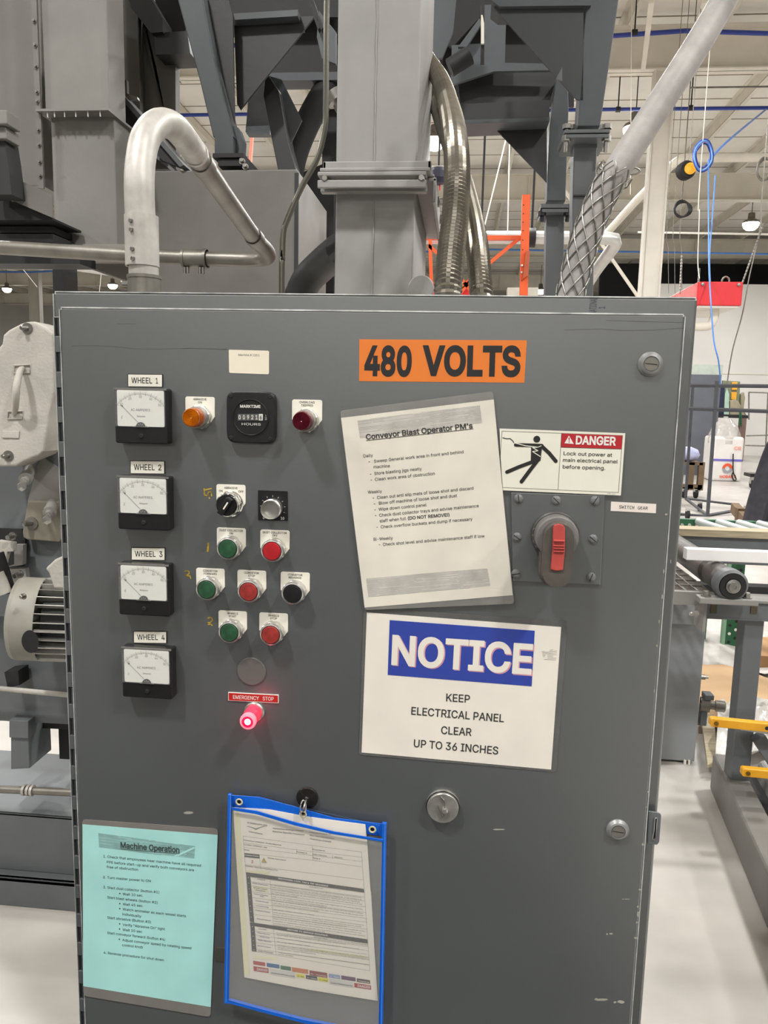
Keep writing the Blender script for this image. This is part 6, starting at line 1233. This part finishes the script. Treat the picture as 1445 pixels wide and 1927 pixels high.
for x, y in ((404, 764), (404, 854), (404, 899), (403, 1035), (402, 1081), (400, 1172)): disc(mb, (x, y), .0012, -.0021, ZC1)
build(mb, 'lettering', mat('teal_sheet_ink', (34, 52, 52), .7), pp)
build(slab(lam, -.0028, .0002), 'laminate_front', M_CLEAR, r)
# strap stub between the sheet and the pouch
o = build(slab([ZC1(1250, 1250), ZC1(1372, 1256), ZC1(1372, 1376), ZC1(1246, 1368)], -.0015, .0014), 'elastic_strap', mat('olive_webbing', (68, 66, 58), .9), None); tag(o, 'short dark ribbed strap between the teal sheet and the blue pouch', 'strap')
# ---------------------------------------------------------------- pouch
YP = -.014
r = empty('document_pouch', W(580, 1520, YP), 'clear document pouch with blue vinyl edges hanging from the magnet hook', 'pouch')
def strip(top, bot, Y, t, material, name, par=None, bev=.0008):
    return build(slab([ZC2(*p) for p in top]+[ZC2(*p) for p in reversed(bot)], Y, t), name, material, par or r, bevel=bev)
strip([(105, 150), (330, 165), (600, 240), (900, 325), (1280, 372)], [(110, 240), (330, 270), (600, 345), (900, 420), (1280, 470)], YP+.0034, .001, M_PVC, 'top_band')
build(slab([ZC2(100, 245), ZC2(600, 350), ZC2(1290, 480), ZC2(1255, 1990), ZC2(650, 1910), ZC2(85, 1745)], YP+.0046, .0003), 'back_sheet', M_VINYLC, r)
strip([(110, 245), (300, 272), (600, 360), (900, 432), (1285, 494)], [(110, 268), (300, 300), (600, 388), (900, 456), (1285, 516)], YP-.004, .0012, M_PVC, 'pocket_hem')
strip([(76, 145), (103, 147)], [(46, 1770), (82, 1772)], YP-.003, .005, M_PVC, 'side_binding')
strip([(1275, 368), (1310, 370)], [(1244, 2040), (1280, 2040)], YP-.003, .005, M_PVC, 'side_binding')
strip([(82, 1740), (300, 1800), (650, 1890), (1250, 2010)], [(78, 1768), (300, 1828), (650, 1920), (1250, 2042)], YP-.003, .005, M_PVC, 'bottom_binding')
for (x0, y0, x1, y1) in ((98, 150, 62, 1760), (1298, 372, 1268, 2030)):
    mb = MB(); stroke(mb, ((x0, y0), (x1, y1)), .7, YP-.0033, ZC2); build(mb, 'binding_seam', mat('pale_blue_seam', (120, 170, 232), .4), r)
mb = MB()
for k in range(60):
    u = k/60; x = 300+u*960; y = (172+(x-330)/(1280-330)*205+12) if x > 330 else 172
    y = 160+(x-300)*.225; stroke(mb, ((x, y+8), (x+9, y+10)), .45, YP+.0031, ZC2)
build(mb, 'stitching', mat('stitch_thread', (130, 178, 236), .6), r, kind='stuff')
for (x, y) in ((166, 201), (662, 297), (1200, 415)):
    c_ = W(*ZC2(x, y), YP-.001); mb = MB(); mb.lathe(c_, (0, -1, 0), [(.0055, 0), (.0058, .001), (.0045, .0018), (.0032, .001), (.0032, 0)], 24); e_ = build(mb, 'eyelet', mat('cream_eyelet', (220, 212, 180), .3, .4), r); mb = MB(); mb.lathe(c_, (0, -1, 0), [(.0033, .0002), (0, .0003)], 20); build(mb, 'eyelet_hole', M_BLACK, e_)
# paper inside
doc = empty('lockout_procedure', W(580, 1700, YP), 'printed hazardous energy control procedure inside the clear pouch', 'paper')
D0 = YP+.0020
pp = build(slab([ZC2(118, 245), ZC2(400, 262), ZC2(700, 318), ZC2(1145, 378), ZC2(1160, 520), ZC2(1242, 1748), ZC2(700, 1660), ZC2(205, 1565), ZC2(150, 760)], D0, .0006), 'page', M_PAPER, doc)
build(slab([ZC2(205, 1565), ZC2(700, 1662), ZC2(1242, 1748), ZC2(1238, 1735), ZC2(1190, 900), ZC2(1180, 890), ZC2(1225, 1730), ZC2(700, 1645), ZC2(205, 1555)], D0+.0008, .0004), 'under_page', M_PAPER2, doc)
mb = MB(); fillp(mb, ((122, 260), (170, 270), (190, 700), (245, 1540), (205, 1550)), D0-.0002, ZC2); fillp(mb, ((215, 735), (400, 740), (400, 765), (215, 752)), D0-.0002, ZC2); fillp(mb, ((275, 1400), (460, 1408), (460, 1430), (275, 1420)), D0-.0002, ZC2); fillp(mb, ((275, 852), (385, 868), (390, 905), (280, 890)), D0-.0002, ZC2); fillp(mb, ((700, 1335), (1150, 1400), (1150, 1420), (700, 1358)), D0-.0002, ZC2)
build(mb, 'yellow_stain', mat('yellowed_paper', (228, 223, 186), .75), pp)
Yd = D0-.0004
mb = MB(); fillp(mb, ((217, 748), (1132, 878), (1136, 905), (220, 778)), Yd, ZC2); fillp(mb, ((220, 778), (252, 784), (282, 1140), (248, 1132)), Yd, ZC2); fillp(mb, ((248, 1136), (1160, 1270), (1164, 1303), (250, 1162)), Yd, ZC2); fillp(mb, ((252, 1162), (284, 1166), (300, 1366), (264, 1362)), Yd, ZC2); fillp(mb, ((205, 600), (322, 612), (322, 642), (206, 630)), Yd, ZC2)
lines_ = [((195, 468), (1115, 592)), ((200, 520), (732, 590)), ((734, 545), (738, 660)), ((202, 555), (1118, 665)), ((195, 468), (217, 748)), ((1115, 592), (1180, 1515)), ((205, 600), (735, 655)), ((612, 570), (610, 606)), ((735, 655), (1118, 706)), ((888, 612), (890, 645)), ((735, 588), (1116, 632)), ((322, 612), (328, 706)), ((212, 690), (1124, 808)), ((405, 800), (432, 1165)), ((430, 1190), (452, 1392)), ((255, 786), (1134, 908)), ((300, 1366), (1180, 1515)), ((284, 1166), (1165, 1310))]
lines_ += [((256+(y-820)*.08, y), (1136+(y-820)*.12, y+118)) for y in (822, 855, 900, 945, 990, 1020, 1075)]+[((288, y), (1165, y+122)) for y in (1205, 1235, 1265, 1295, 1345)]
for l in lines_: stroke(mb, l, .35, Yd, ZC2)
build(mb, 'table_rule', mat('table_black', (52, 50, 48), .7), pp)
mb = MB()
for s, x0, y0, x1, y1, c_ in (('STAIRSUPPLIES', 228, 368, 382, 392, 2.6), ('VIEWRAIL', 236, 436, 352, 458, 2.0), ('Hazardous Energy Control', 427, 412, 664, 434, 2.6), ('Machine Specific Procedure', 425, 436, 672, 462, 2.6), ('Document Number: ET', 712, 442, 880, 462, 2.5), ('Rev. Date: 08/26/2021', 714, 466, 902, 494, 2.4), ('Dept/Area: CH/DMS', 716, 492, 880, 518, 2.4),
        ('Description: HANDRAIL WHEELABRATOR', 202, 502, 492, 544, 2), ('Location: HANDRAIL LINE', 204, 536, 382, 562, 2), ('Model', 204, 576, 244, 582, 2), ('Revision #:', 612, 594, 694, 606, 2), ('Equipment ID:', 736, 574, 834, 588, 2), ('Date: 08/2021', 736, 612, 846, 628, 2), ('08/2021', 904, 634, 966, 642, 2), ('Serial #', 736, 640, 794, 650, 2), ('Special Instructions:', 386, 640, 528, 660, 2), ('Operator Tasks Not Requiring LOTO:', 214, 702, 466, 738, 2.1)):
    text(mb, s, ZC2(x0, y0), ZC2(x1, y1), c_, Yd-.0001, .012)
rnd = random.Random(11); WORDS = 'notify all affected team members that the servicing or maintenance is required on the machine or equipment and that the machine is to be shut down and locked out to perform the servicing the authorized team member shall refer to the company procedure to identify the type and magnitude of the energy that the machine utilizes and control the hazards'.split()
def body(x0, x1, ys, sl, seed):
    q = random.Random(seed)
    for y, f_ in ys:
        xe = x0+(x1-x0)*f_; n_ = int(15*f_)+1; k = q.randrange(len(WORDS)-n_) if len(WORDS) > n_ else 0
        text(mb, ' '.join(WORDS[k:k+n_]), ZC2(x0+(y-840)*.08, y), ZC2(xe+(y-840)*.1, y+(xe-x0)*sl), 1.75, Yd-.0001, .0)
body(412, 1112, [(850, 1), (866, 1), (886, .98), (902, 1), (916, .28), (940, 1), (956, .6), (972, 1), (990, 1), (1004, .5), (1040, .45), (1064, 1), (1080, .97), (1096, .8), (1112, 1), (1130, .96), (1148, 1), (1162, .55)], .142, 3)
body(425, 1125, [(1222, 1), (1238, .75), (1262, .9), (1292, .35), (1316, 1), (1334, 1), (1348, .4), (1374, 1), (1388, .15)], .138, 5)
for s, x0, y in (('STEPS', 305, 806), ('LOTO STEPS', 315, 1192)): text(mb, s, ZC2(x0, y), ZC2(x0+60, y+8), 2, Yd-.0001, .01)
text(mb, 'DESCRIPTION', ZC2(710, 866), ZC2(816, 880), 2, Yd-.0001); text(mb, 'DESCRIPTION', ZC2(744, 1256), ZC2(850, 1270), 2, Yd-.0001)
build(mb, 'lettering', mat('soft_print', (74, 72, 70), .7), pp)
mb = MB()
for s, x, y in (('Notify Employees', 270, 836), ('Review Lockout', 278, 872), ('Procedures', 295, 890), ('Perform Machine', 280, 920), ('Stop', 325, 938), ('Isolate Energy', 292, 972), ('Lockout Energy', 292, 1010), ('Dissipate Energy', 290, 1046), ('Attempt Restart', 300, 1112), ('Check Machine', 308, 1222), ('Check Area', 326, 1252), ('Notify Machine', 312, 1278), ('Remove Lockout', 308, 1322), ('Notify Employees', 312, 1362)): text(mb, s, ZC2(x, y), ZC2(x+len(s)*7.3, y+len(s)*1.1), 2, Yd-.0001, .01)
build(mb, 'step_name', mat('blue_print_small', (74, 76, 130), .7), pp)
mb = MB(); text(mb, 'SHUTDOWN, LOCK, TAG & TRY SEQUENCE', ZC2(468, 802), ZC2(856, 862), 2.5, Yd-.0003, .02); text(mb, 'RESTORE TO SERVICE SEQUENCE', ZC2(538, 1198), ZC2(852, 1246), 2.5, Yd-.0003, .02); text(mb, 'Isolation Points', ZC2(208, 618), ZC2(316, 630), 2, Yd-.0003, .02)
for k in range(8): disc(mb, (236+k*3.2, 790+k*44), .0006, Yd-.0003, ZC2)
for k in range(6): disc(mb, (268+k*2.4, 1172+k*36), .0006, Yd-.0003, ZC2)
build(mb, 'reversed_lettering', M_WHITEI, pp)
mb = MB(); text(mb, '3', ZC2(258, 676), ZC2(272, 678), 5.4, Yd-.0001, .01); build(mb, 'red_numeral', mat('red_print', (176, 50, 70), .7), pp)
mb = MB(); fillp(mb, ((357, 638), (376, 674), (340, 670)), Yd-.0001, ZC2); t_ = build(mb, 'warning_triangle', mat('ochre_print', (206, 176, 60), .7), pp)
mb = MB(); stroke(mb, ((357, 638), (376, 674), (340, 670), (357, 638)), .5, Yd-.0002, ZC2); stroke(mb, ((357, 648), (358, 662)), .6, Yd-.0002, ZC2); build(mb, 'triangle_outline', M_INK, pp)
mb = MB()
for s_ in (1, -1):
    for k in range(4): stroke(mb, ((295, 418-k*3), (295+s_*(30+8*k), 402-k*3), (295+s_*(40+10*k), 398-k*2)), .8, Yd, ZC2)
build(mb, 'wing_emblem', mat('grey_green_print', (150, 156, 140), .7), pp)
Q = lambda x0, y0, x1, y1, h: [(x0, y0), (x1, y0+(x1-x0)*.152), (x1+2, y0+(x1-x0)*.152+h), (x0+2, y0+h)]
for i, (x0, y0, x1, h, col, s) in enumerate(((274, 1436, 366, 28, (172, 52, 60), ''), (378, 1452, 476, 30, (52, 98, 148), ''), (485, 1472, 566, 30, (40, 100, 72), ''), (574, 1486, 700, 34, (196, 112, 58), ''), (710, 1510, 848, 38, (140, 42, 42), 'Pn - Pneumatic'), (860, 1536, 948, 30, (132, 152, 194), 'S - Steam'), (957, 1550, 1068, 30, (90, 48, 88), ''), (1078, 1572, 1180, 28, (66, 48, 44), 'Chemical'),
        (276, 1478, 392, 36, (168, 38, 46), 'DANGER'), (402, 1496, 600, 46, (206, 204, 198), 'All Devices Shall be Locked'), (608, 1534, 672, 28, (222, 212, 40), 'G - Gas'), (682, 1546, 770, 30, (50, 50, 50), 'H - Hand'), (778, 1562, 856, 30, (222, 212, 40), 'C - Comp'), (864, 1574, 1050, 44, (206, 204, 198), 'Contact Maintenance for'), (1058, 1608, 1188, 34, (168, 38, 46), 'DANGER'))):
    mb = MB(); fillp(mb, Q(x0, y0, x1, 0, h), Yd, ZC2); t_ = build(mb, 'colour_tag', mat('tag_print_%d_%d' % (col[0], col[1]), col, .65), pp)
    if s:
        mb = MB(); big = s == 'DANGER'; xa = x0+(26 if big else 12); text(mb, s, ZC2(xa, y0+h*.78+(xa-x0)*.152), ZC2(x1-6, y0+h*.78+(x1-x0)*.152-1), 4.6 if big else 1.9, Yd-.0002, .015)
        build(mb, 'tag_lettering', M_WHITEI if big or col[0] < 150 and col[0] != 206 else M_INK, doc)
build(slab([ZC2(112, 262), ZC2(600, 380), ZC2(1280, 505), ZC2(1255, 2010), ZC2(650, 1900), ZC2(85, 1750)], YP-.0030, .0002), 'front_sheet', M_VINYLC, r)
# hook and rings
b = base_of(*ZC2(692, 175), -.004)
r = empty('magnet_hook', b, 'round black magnet hook on the door holding up the blue pouch', 'hook')
mb = MB(); mb.lathe((0, 0, 0), (0, -1, 0), [(.0168, 0), (.0170, .003), (.0160, .0045), (.004, .0070), (.0036, .0100), (0, .0102)], 40); build(mb, 'magnet', mat('black_lacquer', (34, 32, 30), .22, .2, .1, 30, coat=.5), r, loc=b)
mb = MB(); mb.tube(spline([b+V3(0, 0, -.008), b+V3(0, .000, -.018), b+V3(-.001, -.006, -.024), b+V3(-.002, -.011, -.021), b+V3(-.003, -.008, -.017)], 6), .0017, 8); build(mb, 'hook_wire', M_STEEL, r)
mb = MB(); c_ = W(*ZC2(662, 250), YP-.002); mb.tube([c_+Vector((math.sin(t)*.0034, math.sin(t)*.004, math.cos(t)*.0125)) for t in [k*PI/10 for k in range(21)]], .0011, 8); o = build(mb, 'key_ring', M_CHROME); tag(o, 'small chrome split ring joining the hook to the pouch eyelet', 'ring')
